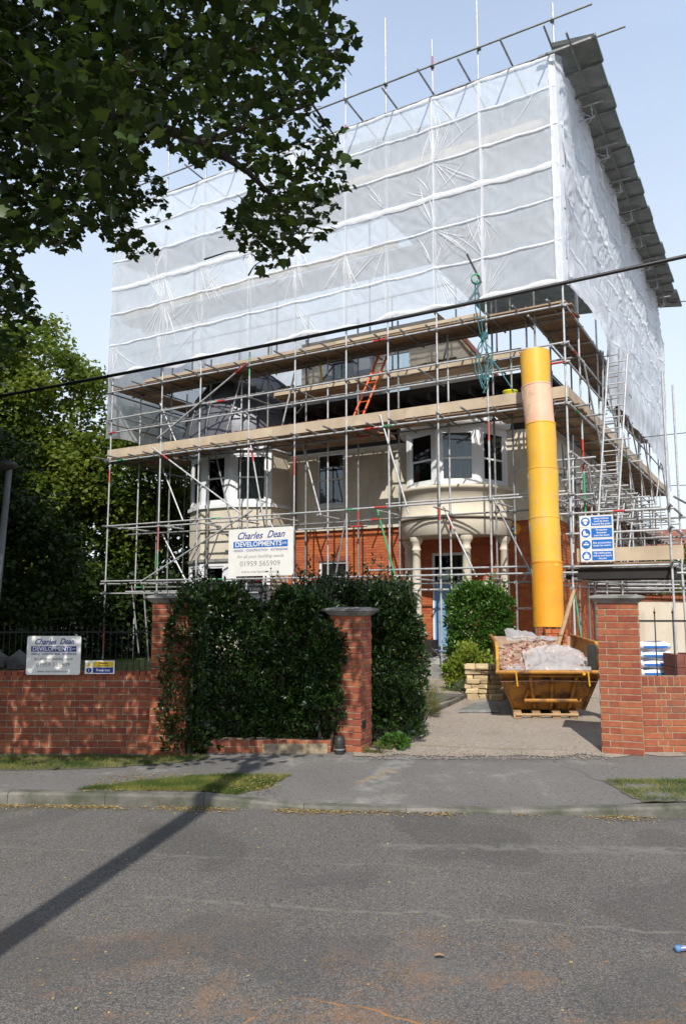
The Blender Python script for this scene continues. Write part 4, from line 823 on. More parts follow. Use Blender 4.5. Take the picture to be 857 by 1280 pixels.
def deck_side(z, v0, v1, u0, rows, L=3.9):
    for r_ in range(rows):
        u = u0 + r_ * .232; v = v0
        while v < v1 - .2:
            e = min(v + L, v1); plank(u, u + .225, v, e - .01, z); v = e
deck_side(DECK1 + .004, .72, 17, -.02, 4); deck_side(DECK2 + .004, 1.2, 17, -.02, 4); deck_side(DECK2 + .002, 1.2, 7, 13.0, 4); deck_side(4.1, 3, 17, .1, 3)
# toe boards
def toe(z, u0, u1, v, h=.225, L=3.9):
    u = u0
    while u < u1 - .1: e = min(u + L, u1); obj('toe_board', MB().box(HF, u, e - .008, -v, -v + .036, z + random.uniform(-.008, .008), z + h), M['toe'], scaf, origin=HP(u, v, z)); u = e
toe(DECK1 + .04, -.06, 13.98, .012, .26); toe(DECK2 + .045, 1.9, 12.5, .012, .08); toe(7.46, 1.15, 8.2, .70, .18)
def toe_side(z, v0, v1, u, h=.23):
    v = v0
    while v < v1 - .1: e = min(v + 3.9, v1); obj('toe_board', MB().box(HF, u - .018, u + .018, -e + .008, -v, z, z + h), M['toe'], scaf, origin=HP(u, v, z)); v = e
toe_side(DECK1 + .045, .03, 17, -.04, .24); toe_side(DECK1 + .04, .02, 1.3, 13.96, .25)
# couplers
for u in FS:
    for z in LZ[:6] + [2.0, 14.16, 15.0]:
        if (z > 14.9 and u > 8.4): continue
        cp(HP(u, -.05, z))
for u in IS:
    for z in (2.16, 3.8, 6.0, 7.2, 8.2): cp(HP(u, .68, z))
for v in SS:
    for z in (2.2, 4.0, 4.9, 5.96, 6.9, 7.32, 8.16): cp(HP(-.05, v, z)); cp(HP(.73, v + .3, z - .08))
# loading bay at the right
LBu, LBv = -1.93, 1.9
for (u, v, zt) in ((LBu, -.02, 6.4), (LBu, LBv, 6.6), (-.05, LBv, 4.6)):
    s = tb('standard', HP(u, v, 0), HP(u, v, zt)); 
for z, u0, u1 in ((2.46, -2.05, .25), (3.15, -2.05, .1), (3.58, -2.05, .3)):
    s = tb('guard_rail', HP(u0, -.06, z), HP(u1, -.06, z + .0)); tb('guard_rail', HP(u0, LBv, z), HP(u1, LBv, z), 'galvd'); tb('guard_rail', HP(LBu - .03, -.3, z + .06), HP(LBu - .03, LBv + .2, z + .06), 'galvd'); cp(HP(LBu, -.05, z)); cp(HP(-.02, -.05, z))
bandp(s, HP(-2.05, -.06, 3.58), HP(.3, -.06, 3.58), .4, .5, 'redp')
obj('toe_board', MB().box(HF, -2.15, -.1, -.03, .006, 2.56, 2.84), M['toe'], scaf)
for k in range(8): plank(-1.9, -.08, .02 + k * .232, .245 + k * .232, 2.50)
for k in range(5): tb('transom', HP(-2.0, .1 + k * .42, 2.43), HP(.1, .1 + k * .42, 2.43), 'galvd')
for k in range(4): obj('beam', MB().box(HF, -2.0, .15, -.12 - k * .5, -.02 - k * .5, 2.20, 2.40), M['dark'], scaf)  # near-black beams: black edge board plus the underside's shade in the colour
for (u, v, z0, zt, m_) in ((-2.35, .9, 0, 4.3, 'galv'), (-2.75, 1.6, 0, 4.2, 'galv'), (-2.1, .5, 0, 2.5, 'galv'), (-2.5, 3.2, 0, 3.3, 'galv'), (-3.1, 2.4, 0, 3.4, 'galvd')):
    s = tb('standard', HP(u, v, z0), HP(u + .05, v, zt), m_)
    if zt > 4: bandp(s, HP(u, v, z0), HP(u + .05, v, zt), .76, .86, 'redp')
tb('brace', HP(-2.0, .3, 3.85), HP(-3.2, 3.2, 3.2), 'galvd'); tb('brace', HP(-2.2, .5, 3.1), HP(-3.4, 3, 2.6), 'galvd'); tb('ledger', HP(-1.8, .2, 2.3), HP(-3.9, .2, 2.3)); tb('ledger', HP(-1.8, 1.5, 2.42), HP(-3.9, 1.5, 2.42))
tag(obj('couplers', coup, M['galvd'], scaf, fix=False), kind='stuff')
# ladder access frame on the deck of the loading bay and ladders
def ladder(name, label, p0, p1, w, mat, nr, side=None, r=.022):
    t = thing(name, label, 'ladder', p0); p0, p1 = Vector(p0), Vector(p1); d = (p1 - p0).normalized(); s = (side or UU).normalized()
    for q in (-1, 1): mb = MB(); mb.tube(p0 + s * w / 2 * q, p1 + s * w / 2 * q, r, 8); obj('rail', mb, M[mat], t)
    for k in range(nr): P = p0.lerp(p1, (k + .5) / nr); mb = MB(); mb.tube(P - s * w / 2, P + s * w / 2, .014, 6); obj('rung', mb, M[mat], t)
ladder('ladder', 'tall pale metal ladder rising from the loading platform to the upper deck', HP(-.62, .25, 2.55), HP(-.97, .75, 7.1), .40, 'galv', 18)
ladder('ladder', 'orange ladder leaning on the attic from the main deck', HP(5.32, .12, DECK1 + .06), HP(4.78, .85, 8.28), .27, 'orange', 8, r=.03)
ladder('ladder', 'second metal ladder inside the side scaffold behind the first', HP(-.35, 2.6, 4.0), HP(-.45, 3.0, 8.0), .38, 'galvd', 14)

# ================================================================== SHEETING
PU = [0, 1.75, 2.97, 4.27, 5.45, 7.03, 8.53, 10.3, 11.75, 13.85]; BZ = [8.72, 9.68, 10.68, 11.5, 12.42, 13.33, 14.1]
knots = [(u, z) for u in PU for z in BZ]; ks = [(random.uniform(.3, 1), random.uniform(0, 6.28), random.randint(7, 15)) for _ in knots]
def wrink(a, z, seed=0.0, kn=knots, amp=1.0):
    w = .055 * mnoise.noise(Vector((a * .55, z * .5, seed))) + .020 * mnoise.noise(Vector((a * 1.3, z * 1.5, seed))) + .014 * mnoise.noise(Vector((a * 5.5, z * 1.2, seed + 9))) + .006 * mnoise.noise(Vector((a * 11 + z * 3, z * 4, seed + 4)))
    for (ku, kz), (s, ph, n_) in zip(kn, ks):
        du, dz = a - ku, z - kz; d2 = du * du + dz * dz
        if d2 < 1.6: d = math.sqrt(d2) + 1e-4; th = math.atan2(dz, du); w += amp * s * .022 * math.sin(th * n_ + ph) * math.exp(-d * 1.8) * min(1, d * 5)
    return w
sf = thing('scaffold_sheeting', 'translucent white plastic sheeting wrapped over the upper front of the scaffold', 'sheeting', HP(7, -.1, 8.7))
def zb(u): return 8.66 + .05 * math.sin(u * 2.1) + .03 * math.sin(u * 5)
for k in range(6):
    z0, z1 = BZ[k], BZ[k + 1]; na, nb = 300, 20
    def fn(i, j):
        a = 13.95 - 14.0 * i; zz = (zb(a) if k == 0 else z0) * (1 - j) + z1 * j
        pz = math.sin(math.pi * j) ; un = min(abs(a - p) for p in PU); bul = -.05 * pz * min(1, un * 1.4)
        sagz = -.05 * math.sin(math.pi * min(1, un)) * (1 if k else 0) * (1 - j)
        w = wrink(a, zz, 1.0); return HP(a, -.105 - w * .6 - bul * .35, zz + sagz * .6)
    obj('sheet_panel', MB().grid(fn, na, nb), M['sheet'], sf, fix=False)
for k, z in enumerate(BZ):                                   # folded white seams, slightly wavy
    hw = [.07, .036, .036, .085, .034, .034, .055][k]; mb = MB(); off = random.random() * 9
    def fn(i, j, z=z):
        a = 13.95 - 14.0 * i; q = (j - .5) * 2; un = min(abs(a - p) for p in PU); zz = (zb(a) + .05 if k == 0 else z) - .05 * math.sin(math.pi * min(1, un)) * .6 + .03 * mnoise.noise(Vector((a * .9, off, 2)))
        h = hw * .8 * (1 + .55 * mnoise.noise(Vector((a * 3, off, 0))))
        return HP(a, -.125 - .014 * (1 - q * q) - wrink(a, z, 1.0) * .6 - .01 * mnoise.noise(Vector((a * 14, q * 3, off))), zz + q * h)
    obj('seam', mb.grid(fn, 260, 4), M['seam'], sf, fix=False)
for u in (0, 1.75, 2.97, 5.45, 8.53):                               # vertical laps, whitened to paint in the bright reflections along the standards
    mb = MB(); w_ = {0: .05, 1.75: .03, 2.97: .014}.get(u, .009)
    obj('lap', mb.grid(lambda i, j: HP(u + (i - .5) * 2 * w_ * (1 + .5 * mnoise.noise(Vector((j * 14, u, 1)))) + .015 * math.sin(j * 9), -.128 - .008 * math.sin(i * 9) - wrink(u, 8.7 + 5.4 * j, 1.) * .6, 8.7 + 5.4 * j), 3, 60), M['crease'], sf, fix=False)
toe(12.5, .3, 8.6, .04, .24); toe(10.55, 4.0, 13.6, .04, .2)
mb = MB()                                                     # fans of creases pulled from the ties, their bright glints painted as whiter strips
for (ku, kz) in knots:
    dens_ = mnoise.noise(Vector((ku * .35, kz * .5, 4.4)))
    for f_ in range(0 if dens_ < .02 else random.choice([1, 1, 2]) if dens_ < .25 else 3):
        base = random.choice([-math.pi / 2, math.pi / 2, -1.1, -2.0, 1.1, 2.0]) + random.gauss(0, .25)
        for q in range(random.randint(2, 9)):
            th = base + random.gauss(0, .22); L = random.uniform(.25, 1.0) ** 1.5 * 1.5; w_ = random.uniform(.003, .016); du, dz = math.cos(th), math.sin(th); s0 = random.uniform(.02, .25); n_ = 8; vs = []
            for i in range(n_ + 1):
                t_ = i / n_; rr = s0 + L * t_; bend = .05 * L * math.sin(t_ * 3) * (q % 3 - 1); uu, zz = ku + du * rr - dz * bend, kz + dz * rr + du * bend; uu = min(13.9, max(.02, uu)); zz = min(14.08, max(8.72, zz)); ww = w_ * math.sin(math.pi * (t_ * .9 + .06))
                for g in (-1, 0, 1): vs.append(HP(uu - dz * ww * g, -.117 - (.010 if g == 0 else 0) - wrink(uu, zz, 1.) * .6, zz + du * ww * g))
            mb.add(vs, [(i * 3 + g, i * 3 + g + 1, i * 3 + g + 4, i * 3 + g + 3) for i in range(n_) for g in range(2)], True)
tag(obj('creases', mb, M['crease'], sf, fix=False), kind='stuff')
# right side
ss = thing('scaffold_sheeting', 'rumpled white sheeting down the right side of the scaffold', 'sheeting', HP(-.1, 8, 7.4))
PV = [0, 2.2, 4.4, 6.6, 8.8, 11, 13.2, 15.4, 17.1]; knv = [(v, z) for v in PV for z in BZ]
def zbs(v):
    pts = [(0, 8.68), (1.2, 8.35), (2.4, 8.05), (3.0, 7.75), (3.9, 7.15), (4.6, 6.72), (5.4, 7.2), (7, 7.25), (9, 7.15), (11, 7.25), (13.5, 7.1), (15, 6.75), (17.15, 6.2)]
    for (a, b), (c, d) in zip(pts, pts[1:]):
        if v <= c: return b + (d - b) * (v - a) / (c - a)
    return 6.2
def fn(i, j):
    v = 17.15 * i; z = zbs(v) * (1 - j) + 14.12 * j; w = wrink(v, z, 7.0, knv, 1.3) * 1.9 + .05 * mnoise.noise(Vector((v * .9, z * .9, 3.3))); lo = math.exp(-j * 5)
    return HP(-.12 - w - .10 * lo * abs(mnoise.noise(Vector((v * 1.4, 2, z * .4)))) * 2 - .35 * math.exp(-((v - 2.3) / 1.4) ** 2) * math.exp(-((z - 8.1) / .8) ** 2), v, z)
obj('sheet_panel', MB().grid(fn, 340, 110), M['sheetr'], ss, fix=False)
for k, (z, hw) in enumerate(((8.9, .02), (9.7, .03), (10.7, .03), (11.6, .055), (12.5, .03), (13.4, .03))):
    mb = MB(); obj('seam', mb.grid(lambda i, j: HP(-.155 - wrink(17.1 * i, z, 7., knv, 1.3) * 1.9 - .05 * mnoise.noise(Vector((17.1 * i * .9, z * .9, 3.3))), 17.1 * i, z + (j - .5) * 2 * hw * (1 + .5 * mnoise.noise(Vector((i * 60, k, 0)))) + .06 * math.sin(i * 24 + k)), 260, 3), M['seam'], ss, fix=False)
# corner wrap
mb = MB(); obj('corner_wrap', mb.grid(lambda i, j: HP(.10 - .24 * i, -.15 + .26 * i * i - .03 * math.sin(j * 31) * i + .018 * mnoise.noise(Vector((i * 4, j * 30, 1))), 8.66 + 5.5 * j), 8, 90), M['sheetr'], ss, fix=False)
# left end
sl = thing('scaffold_sheeting', 'pale sheeting closing the left end of the scaffold behind the dome', 'sheeting', HP(13.95, 5, 7))
def zl(v): return 6.72 + .35 * min(1, v / 8) + .12 * math.sin(v * 1.9)
obj('sheet_panel', MB().grid(lambda i, j: HP(13.97 + .03 * mnoise.noise(Vector((i * 14, j * 7, 5))) + wrink(13 * i, 7 + 7 * j, 4.) + .08 * math.exp(-j * 6) * math.sin(i * 26), -.1 + 13 * i, zl(13 * i) * (1 - j) + 14.1 * j), 130, 60), M['sheetl'], sl, fix=False)

# ================================================================== TEMPORARY ROOF
rf = thing('temporary_roof', 'dark corrugated steel roof over the scaffold, overhanging its right side', 'roof', HP(0, 0, 14.2))
def corr(u0, u1, v0, v1, z0, z1, name='roof_panel', m='roofm'):
    n = int((v1 - v0) / .105 * 2) + 1; mb = MB(); mb.grid(lambda i, j: HP(u0 + (u1 - u0) * j, v0 + (v1 - v0) * i, z0 + (z1 - z0) * j + .032 * math.cos(math.pi * i * n)), n, 1, False); return obj(name, mb, M[m], rf, fix=False)
v = -.28; k = 0
while v < 16.4:
    e = v + .92; du = random.uniform(-.06, .06); corr(-.90 + du, .62 if v > .9 else .02, v, e + .03, 14.10 + (k % 2) * .012, (14.34 if v > .9 else 14.25) + (k % 2) * .012); obj('edge_flashing', MB().box(HF, -.925 + du, -.895 + du, -e, -v, 14.075, 14.14), M['rooft'], rf)
    obj('corrugation_shade', MB().box(HF, -.88, .3, -v - .05, -v + .01, 14.03, 14.075), M['galvd'], rf)  # thin dark bars added in place of the shade lines between corrugations
    if v > .9: corr(.55, 7.2, v, e + .03, 14.37, 14.9)  # unseen inner panels shade the right half; left half kept open for light
    v = e; k += 1
obj('purlin', MB().tube(HP(-.45, -.75, 14.02), HP(-.45, 8.6, 14.02), .026, 8), M['galvd'], rf); obj('purlin', MB().tube(HP(-.45, 8.2, 14.03), HP(-.45, 16.6, 14.03), .026, 8), M['galvd'], rf)
for k in range(8):
    v = 1.9 + k * 1.95; mb = MB(); a0 = -.72; mb.tube(HP(.1, v, 13.98), HP(a0, v, 13.98), .022, 6).tube(HP(.1, v, 13.62), HP(-.5, v, 13.62), .018, 6).tube(HP(-.45, v, 13.62), HP(-.42, v, 13.98), .018, 6).tube(HP(-.45, v, 13.62), HP(-.0, v, 13.98), .012, 5).tube(HP(-.52, v - .1, 13.60), HP(-.30, v + .15, 13.60), .012, 5)
    obj('truss', mb, M['galv'], rf)

# ================================================================== signs on the scaffold
SGF = frame(HP(0, -.10, 0), UU, -VV)
charles_sign('builder_sign', 'white builder board with blue banner tied high on the scaffold front', SGF, 6.98, 9.08, 2.40, 3.66, .02)
t = thing('safety_sign', 'tall board of four blue and white safety notices on the loading bay', 'sign', HP(-.52, -.12, 2.58)); SB = frame(HP(-.535, -.09, 0), UU, -VV)
obj('panel', MB().box(SB, -.34, .34, 0, .012, 2.545, 3.515), pm('board_grey', (.5, .5, .48), None), t)
rows_ = [('Safety helmets\nmust be worn\nbeyond this point', 0), ('Protective\nfootwear\nmust be worn', 1), ('Eye protection\nmust be worn', 2), ('High visibility jackets\nmust be worn beyond\nthis point', 3)]
for txt, k in rows_:
    zt = 3.50 - k * .238; zb_ = zt - .228; zm = (zt + zb_) / 2
    p = obj('notice', MB().box(SB, -.325, .325, .012, .016, zb_, zt), M['whitesign'], t)
    obj('blue_field', MB().box(SB, -.31, .105, .016, .019, zb_ + .018, zt - .018), M['blue'], p)
    text(txt, .056, SB, -.1025, .0205, zm, M['whitesign'], 'lettering', p, bold=.015, flip=-1, width=.36 if k != 1 else .30)
    obj('disc', disc(SB, .215, .016, zm, .092, 22), M['blue'], p); q = .0195
    def blob(pts): mb = MB(); n = len(pts); mb.add([SB(.215 - a, q, zm + z) for a, z in pts] + [SB(.215 - a, q + .002, zm + z) for a, z in pts], [tuple(range(n)), tuple(range(n, 2 * n))] + [(i, (i + 1) % n, n + (i + 1) % n, n + i) for i in range(n)]); return obj('symbol', mb, M['whitesign'], p)
    if k == 0: blob([(-.06, .005), (-.05, .04), (-.02, .06), (.02, .06), (.05, .04), (.06, .005)]); blob([(-.035, -.005), (.035, -.005), (.03, -.045), (.0, -.065), (-.03, -.045)])
    if k == 1: blob([(-.05, .05), (-.01, .05), (0, -.0), (.05, -.025), (.055, -.05), (-.05, -.05)])
    if k == 2: blob([(-.055, .015), (.055, .015), (.05, -.015), (.01, -.018), (0, 0), (-.01, -.018), (-.05, -.015)]); blob([(-.03, .03), (0, .055), (.03, .03)])
    if k == 3: blob([(-.018, .065), (.018, .065), (.018, .035), (-.018, .035)]); blob([(-.055, .02), (-.02, .03), (.02, .03), (.055, .02), (.05, -.06), (-.05, -.06)])

# ================================================================== rubbish chute
t = thing('rubbish_chute', 'yellow plastic rubbish chute of linked sections hanging over the skip', 'chute', (4.2, 15.3, 1.2))
cen = [(667.8, 441.6), (669.6, 483.5), (674.5, 531), (677.5, 587), (679.3, 648), (682.7, 703), (685, 784)]; pts = []
cs, sn = math.cos(R(6.8)), math.sin(R(6.8))
for k, (px, py) in enumerate(cen):
    X = (px - 428.5) / 930; Z = -(py - 640) / 930; rx, ry, rz = X, cs - Z * sn, sn + Z * cs; Y = 15.45 - .42 * (k / 6); s = Y / ry; pts.append(Vector((rx * s, Y, 1.75 + rz * s)))
for k in range(6):
    a, b = pts[k], pts[k + 1]; d = (a - b).normalized(); top = a + d * (.0 if k else 0); bot = b - d * .10 if k < 5 else b; r1, r0 = .311, .300
    if k == 5: r1, r0 = .308, .300
    mb = MB(); x = d.orthogonal().normalized(); y = d.cross(x); n = 28; vs = []
    rings = [(top, r1), (top.lerp(bot, .33), r1 * .995), (top.lerp(bot, .66), r0 * 1.003), (bot, r0)]
    def ringv(P, rr, n=n): return [P + (x * math.cos(2 * math.pi * i / n) + y * math.sin(2 * math.pi * i / n)) * rr * (1 + .014 * math.sin(3 * 6.28 * i / n + k * 2) * (1 if k else .3)) for i in range(n)]
    vs = sum([ringv(P, rr) for P, rr in rings], []); mb.add(vs, [(j * n + i, j * n + (i + 1) % n, (j + 1) * n + (i + 1) % n, (j + 1) * n + i) for j in range(3) for i in range(n)], True)
    vs = ringv(top, r1) + ringv(top, r1 - .012) + ringv(top - d * .5, r0 - .012); mb.add(vs, [(i, (i + 1) % n, n + (i + 1) % n, n + i) for i in range(n)]); mb.add(vs[n:], [(i, (i + 1) % n, n + (i + 1) % n, n + i) for i in range(n)], True)
    if k: vs = ringv(top + d * .004, r1 + .007) + ringv(top - d * .022, r1 + .007) + ringv(top - d * .022, r1 - .002); mb.add(vs, [(j * n + i, j * n + (i + 1) % n, (j + 1) * n + (i + 1) % n, (j + 1) * n + i) for j in range(2) for i in range(n)])
    mt = [M['chute'], M['chutep'], M['chute'], M['chute'], M['chute'], M['chuteo']][k]; o = obj('chute_section', mb, mt, t, fix=False)
    if k == 1: o['label'] = 'faded pink chute section second from the top'
    if k:
        mb = MB(); Q = top.lerp(bot, .10) + Vector((.30, -.03, 0)); mb.tube(Q, Q + Vector((.02, 0, -.25)), .012, 5); mb.tube(Q + Vector((-.62, 0, .0)), Q + Vector((-.6, 0, -.2)), .012, 5); obj('chain', mb, M['galvd'], o)
for q in (-1, 1): mb = MB(); mb.tube(pts[0] + Vector((.22 * q, .1, -.05)), HP(.75 - .25 * q, .0, 7.3), .012, 5); obj('hanger', mb, M['galvd'], t)

# ================================================================== SKIP
sk_rz = R(9); SKO = Vector((2.25, 11.05, 0)); SK = frame(SKO, (math.cos(-R(1.0)), math.sin(-R(1))), (math.sin(-sk_rz), -math.cos(sk_rz)))
def SKP(a, d, z): return SK.o + SK.e * a - SK.n * d + Vector((0, 0, z))
t = thing('skip', 'rusty yellow builders skip heaped with rubble and plastic on the drive', 'skip', SKP(.75, 1.5, 0))
SW = 1.50
def slab(name, P, th, mat, nvec, par=None):  # thick quad/polygon
    n = len(P); off = Vector(nvec) * th; P = [Vector(p) for p in P]; mb = MB(); mb.add(P + [p + off for p in P], [tuple(range(n)), tuple(range(n, 2 * n))] + [(i, (i + 1) % n, n + (i + 1) % n, n + i) for i in range(n)]); return obj(name, mb, M[mat], par or t)
slab('end_plate', [SKP(.26, .62, .10), SKP(SW - .18, .62, .10), SKP(SW - .02, .02, .72), SKP(.02, .02, .72)], .02, 'skip', (0, 1, 0))
slab('floor', [SKP(.26, .62, .10), SKP(SW - .18, .62, .10), SKP(SW - .18, 2.3, .10), SKP(.26, 2.3, .10)], .03, 'skipin', (0, 0, 1))
slab('side_plate', [SKP(.26, .62, .10), SKP(.0, .0, .72), SKP(.0, .0, 1.03), SKP(.0, .35, 1.10), SKP(.02, 2.9, 1.10), SKP(.24, 2.3, .10)], .02, 'skipin', (1, 0, 0))
slab('side_plate', [SKP(SW - .18, .62, .10), SKP(SW, .0, .72), SKP(SW, .0, 1.03), SKP(SW, .35, 1.10), SKP(SW, 2.9, 1.10), SKP(SW - .16, 2.3, .10)], .02, 'skip', (-1, 0, 0))
slab('end_plate', [SKP(.26, 2.3, .10), SKP(SW - .18, 2.3, .10), SKP(SW, 2.9, 1.10), SKP(.0, 2.9, 1.10)], .02, 'skipin', (0, -1, 0))
def bar(name, p0, p1, w, mat='skipy', n=4, par=None): return obj(name, MB().tube(p0, p1, w, n), M[mat], par or t)
bar('top_rail', SKP(-.03, -.02, .72), SKP(SW + .03, -.02, .72), .038, 'skip'); bar('post', SKP(.0, -.01, .70), SKP(.0, .0, 1.05), .032); bar('post', SKP(SW, -.01, .66), SKP(SW, .0, 1.06), .040)
bar('side_rail', SKP(.0, .0, 1.05), SKP(.0, .35, 1.12), .03); bar('side_rail', SKP(.0, .35, 1.12), SKP(.02, 2.9, 1.12), .03, 'skip'); bar('side_rail', SKP(SW, .0, 1.05), SKP(SW, .35, 1.12), .03); bar('side_rail', SKP(SW, .35, 1.12), SKP(SW, 2.9, 1.12), .03, 'skip')
def onend(a, s, o=-.035): # s: 0 bottom 1 top on the sloping end
    lo, hi = .26 + (SW - .44) * a, .02 + (SW - .04) * a; return SKP(lo + (hi - lo) * s, .62 - .60 * s + o, .10 + .62 * s)
for a in (.30, .53, .78): bar('rib', onend(a, .05), onend(a, .88), .035, 'skip')
bar('rib', onend(.22, .90), onend(.84, .90), .022, 'skip'); bar('lift_bar', onend(.18, .27, -.09), onend(.90, .27, -.09), .036, 'skip'); bar('lift_bar', onend(.18, .27, -.05), onend(.26, .55, -.05), .02, 'skip')
bar('corner_rib', onend(.0, 0, -.0), onend(.0, 1, 0), .022, 'skip'); bar('corner_rib', onend(1, 0, 0), onend(1, 1, 0), .03, 'skip')
for a in (.14, .94): bar('latch', SKP(.08 + a * (SW - .2), -.06, .72), SKP(.10 + a * (SW - .2), -.03, .52), .016)
obj('stud', MB().tube(SKP(SW + .02, -.02, .84), SKP(SW + .12, -.02, .84), .05, 10), M['skipy'], t); obj('stud', MB().tube(SKP(SW - .26, -.09, .70), SKP(SW - .26, -.02, .70), .022, 8), M['skipy'], t)
for q in (.30, .58, .88, 1.14): obj('skid', MB().box(frame(SKP(q, .5, 0), SK.e, SK.n), -.06, .06, -.2, .14, .012, .10), M['wood'], t)
bar('skid_bar', SKP(.27, .36, .06), SKP(1.2, .36, .06), .025, 'wood')
obj('black_board', MB().box(frame(SKP(SW - .10, .10, 0), SK.e, SK.n), -.075, .055, -.02, .0, .72, 1.10), M['black'], t)
# rubble heap
def heap(a, d): return .60 + .28 * math.exp(-((a - .75) / .75) ** 2) * math.exp(-((d - 1.8) / 1.1) ** 2) + .12 * min(1, d / .6)
mb = MB()
for k in range(2600):
    a, d = random.uniform(.08, SW - .06), random.uniform(.20, 2.75); z = max(.74, heap(a, d) + random.uniform(-.05, .06)); l, w, h = random.uniform(.02, .085), random.uniform(.015, .04), random.uniform(.01, .022)
    Q = Matrix.Rotation(random.uniform(0, 6.28), 3, 'Z') @ Matrix.Rotation(random.gauss(0, .5), 3, 'X') @ Matrix.Rotation(random.gauss(0, .5), 3, 'Y'); c = SKP(a, d, z)
    mb.hexa([c + Q @ Vector(p) for p in ((-l, -w, -h), (l, -w * .8, -h), (l * .9, w, -h), (-l, w, -h), (-l * .8, -w, h), (l, -w, h * .8), (l, w * .9, h), (-l, w, h))])
rb = tag(obj('rubble', mb, M['rubble'], None, rnd=8, fix=False), 'heap of broken red brick and tile rubble in the skip', 'rubble', None, 'stuff')
mb = MB(); mb.grid(lambda i, j: SKP(.04 + (SW - .08) * i, .06 + 2.75 * j, heap(.04 + (SW - .08) * i, .06 + 2.75 * j) - .05), 12, 16); tag(obj('rubble_dust', mb, pm('rubble_dust', (.38, .25, .18), (.28, .15, .1), 9, .95), None, fix=False), 'fine dust and broken brick under the heap', 'rubble', None, 'stuff')
def psheet(label, fn, na=60, nb=40): return tag(obj('plastic_sheet', MB().grid(fn, na, nb), M['plastic'], fix=False), label, 'plastic sheet')
def crum(x, y, s): return .05 * mnoise.noise(Vector((x * 4, y * 4, s))) + .03 * abs(mnoise.noise(Vector((x * 9, y * 5, s + 3)))) + .006 * mnoise.noise(Vector((x * 30, y * 26, s)))
psheet('crumpled clear plastic sheet spilling over the front of the rubble', lambda i, j: SKP(.42 + .95 * i, .04 + .75 * j, .71 + .34 * j ** .7 * (1 - .3 * (2 * i - 1) ** 2) + 1.5 * crum(i, j, 2)))
psheet('small white plastic scrap in the left front corner of the skip', lambda i, j: SKP(.12 + .32 * i, .03 + .3 * j, .73 + .08 * j * (1 - (2 * i - 1) ** 2) + .7 * crum(i, j, 5)), 24, 20)
psheet('clear plastic bunched at the back left corner of the skip', lambda i, j: SKP(.25 + .95 * i, 1.7 + .8 * j, 1.08 + .16 * (1 - i) * j + 1.3 * crum(i, j, 8)), 40, 30)
t = thing('timber_plank', 'long weathered plank leaning up out of the skip', 'plank', SKP(.95, 1.3, .9)); mb = MB(); a, b = SKP(.98, 1.2, .85), SKP(1.62, 3.2, 1.93); mb.tube(a, b, .045, 4); obj('plank', mb, M['wood'], t)
t = thing('timber_plank', 'thin green pole beside the leaning plank', 'pole', SKP(1.6, 2.6, .9)); mb = MB(); mb.tube(SKP(1.72, 3.0, .85), SKP(1.64, 3.2, 1.86), .014, 6); obj('pole', mb, M['greenp'], t)
t = thing('plywood_board', 'pale board leaning between the skip and the right gate pier', 'board', (3.9, 10.9, 0)); mb = MB(); mb.hexa([(3.83, 11.2, .0), (4.02, 10.5, .0), (4.05, 10.5, .0), (3.86, 11.2, 0), (3.76, 11.2, 1.0), (3.88, 10.4, 1.22), (3.91, 10.4, 1.22), (3.79, 11.2, 1.0)]); obj('panel', mb, M['toe'], t)
t = thing('steel_plate', 'dark flat plate on the gravel left of the skip', 'plate', (2.1, 12.0, .02)); mb = MB(); P = [(1.80, 11.9), (2.42, 11.9), (2.55, 12.9), (2.2, 12.7)]; mb.add([(x, y, .02) for x, y in P] + [(x, y, .06) for x, y in P], [(0, 1, 2, 3), (4, 5, 6, 7), (0, 1, 5, 4), (1, 2, 6, 5), (2, 3, 7, 6), (3, 0, 4, 7)]); obj('plate_sheet', mb, M['galvd'], t)
t = thing('timber_prop', 'broken red brick chimney piece standing in the skip under the chute mouth', 'brick pier', SKP(1.1, 2.2, .9))
CF = frame(SKP(1.16, 2.35, 0), SK.e, SK.n); obj('brickwork', joined_bricks(CF, -.19, .19, .95, 4, depth=.3, proud=0), M['brickj'], t, rnd=8)

# ================================================================== stone stack, packs and bags
t = thing('stone_stack', 'dry stacked pale sandstone blocks beside the skip', 'stone stack', (2.55, 13.7, 0)); ST = frame((2.22, 13.75, 0), (1, -.12), (-.12, -1))
for r_ in range(7):
    a = random.uniform(-.03, .02); wmax = .62 - (.0 if r_ < 4 else .10) + random.uniform(-.03, .03)
    for row in range(2):
        a = random.uniform(-.03, .03) + row * .02
        while a < wmax:
            w = random.uniform(.10, .30); h = .078; mb = MB(); j = lambda: random.uniform(-.02, .02); b0, b1 = -.02 - row * .2, -.20 - row * .2; z0 = r_ * .085; o_ = random.uniform(0, .05)
            P = [ST(a + j(), b0 + o_ + j(), z0), ST(a + w + j(), b0 + o_ + j(), z0), ST(a + w + j(), b1, z0), ST(a + j(), b1, z0), ST(a + j(), b0 + o_ + j(), z0 + h + j()), ST(a + w + j(), b0 + o_ + j(), z0 + h + j()), ST(a + w + j(), b1, z0 + h), ST(a + j(), b1, z0 + h)]
            mb.hexa(P); o = obj('stone', mb, M['stone'], t, origin=sum(P, Vector()) / 8); a += w + .008
            bm = bmesh.new(); bm.from_mesh(o.data); bmesh.ops.bevel(bm, geom=bm.edges[:], offset=.012, segments=1, affect='EDGES'); bm.to_mesh(o.data); bm.free()
for (dx, dy, s_) in ((.66, .0, 1), (.70, .28, 1.1), (.52, -.25, .9), (.1, -.22, .8)):
    mb = MB(); c = ST(dx, -dy, 0); mb.hexa([c + Vector((x * .12 * s_, y * .09 * s_, z)) for z in (.012, .1) for x, y in ((-1, -1), (1, -.8), (.9, 1), (-1, .9))]); obj('stone', mb, M['stone'], t, origin=c)
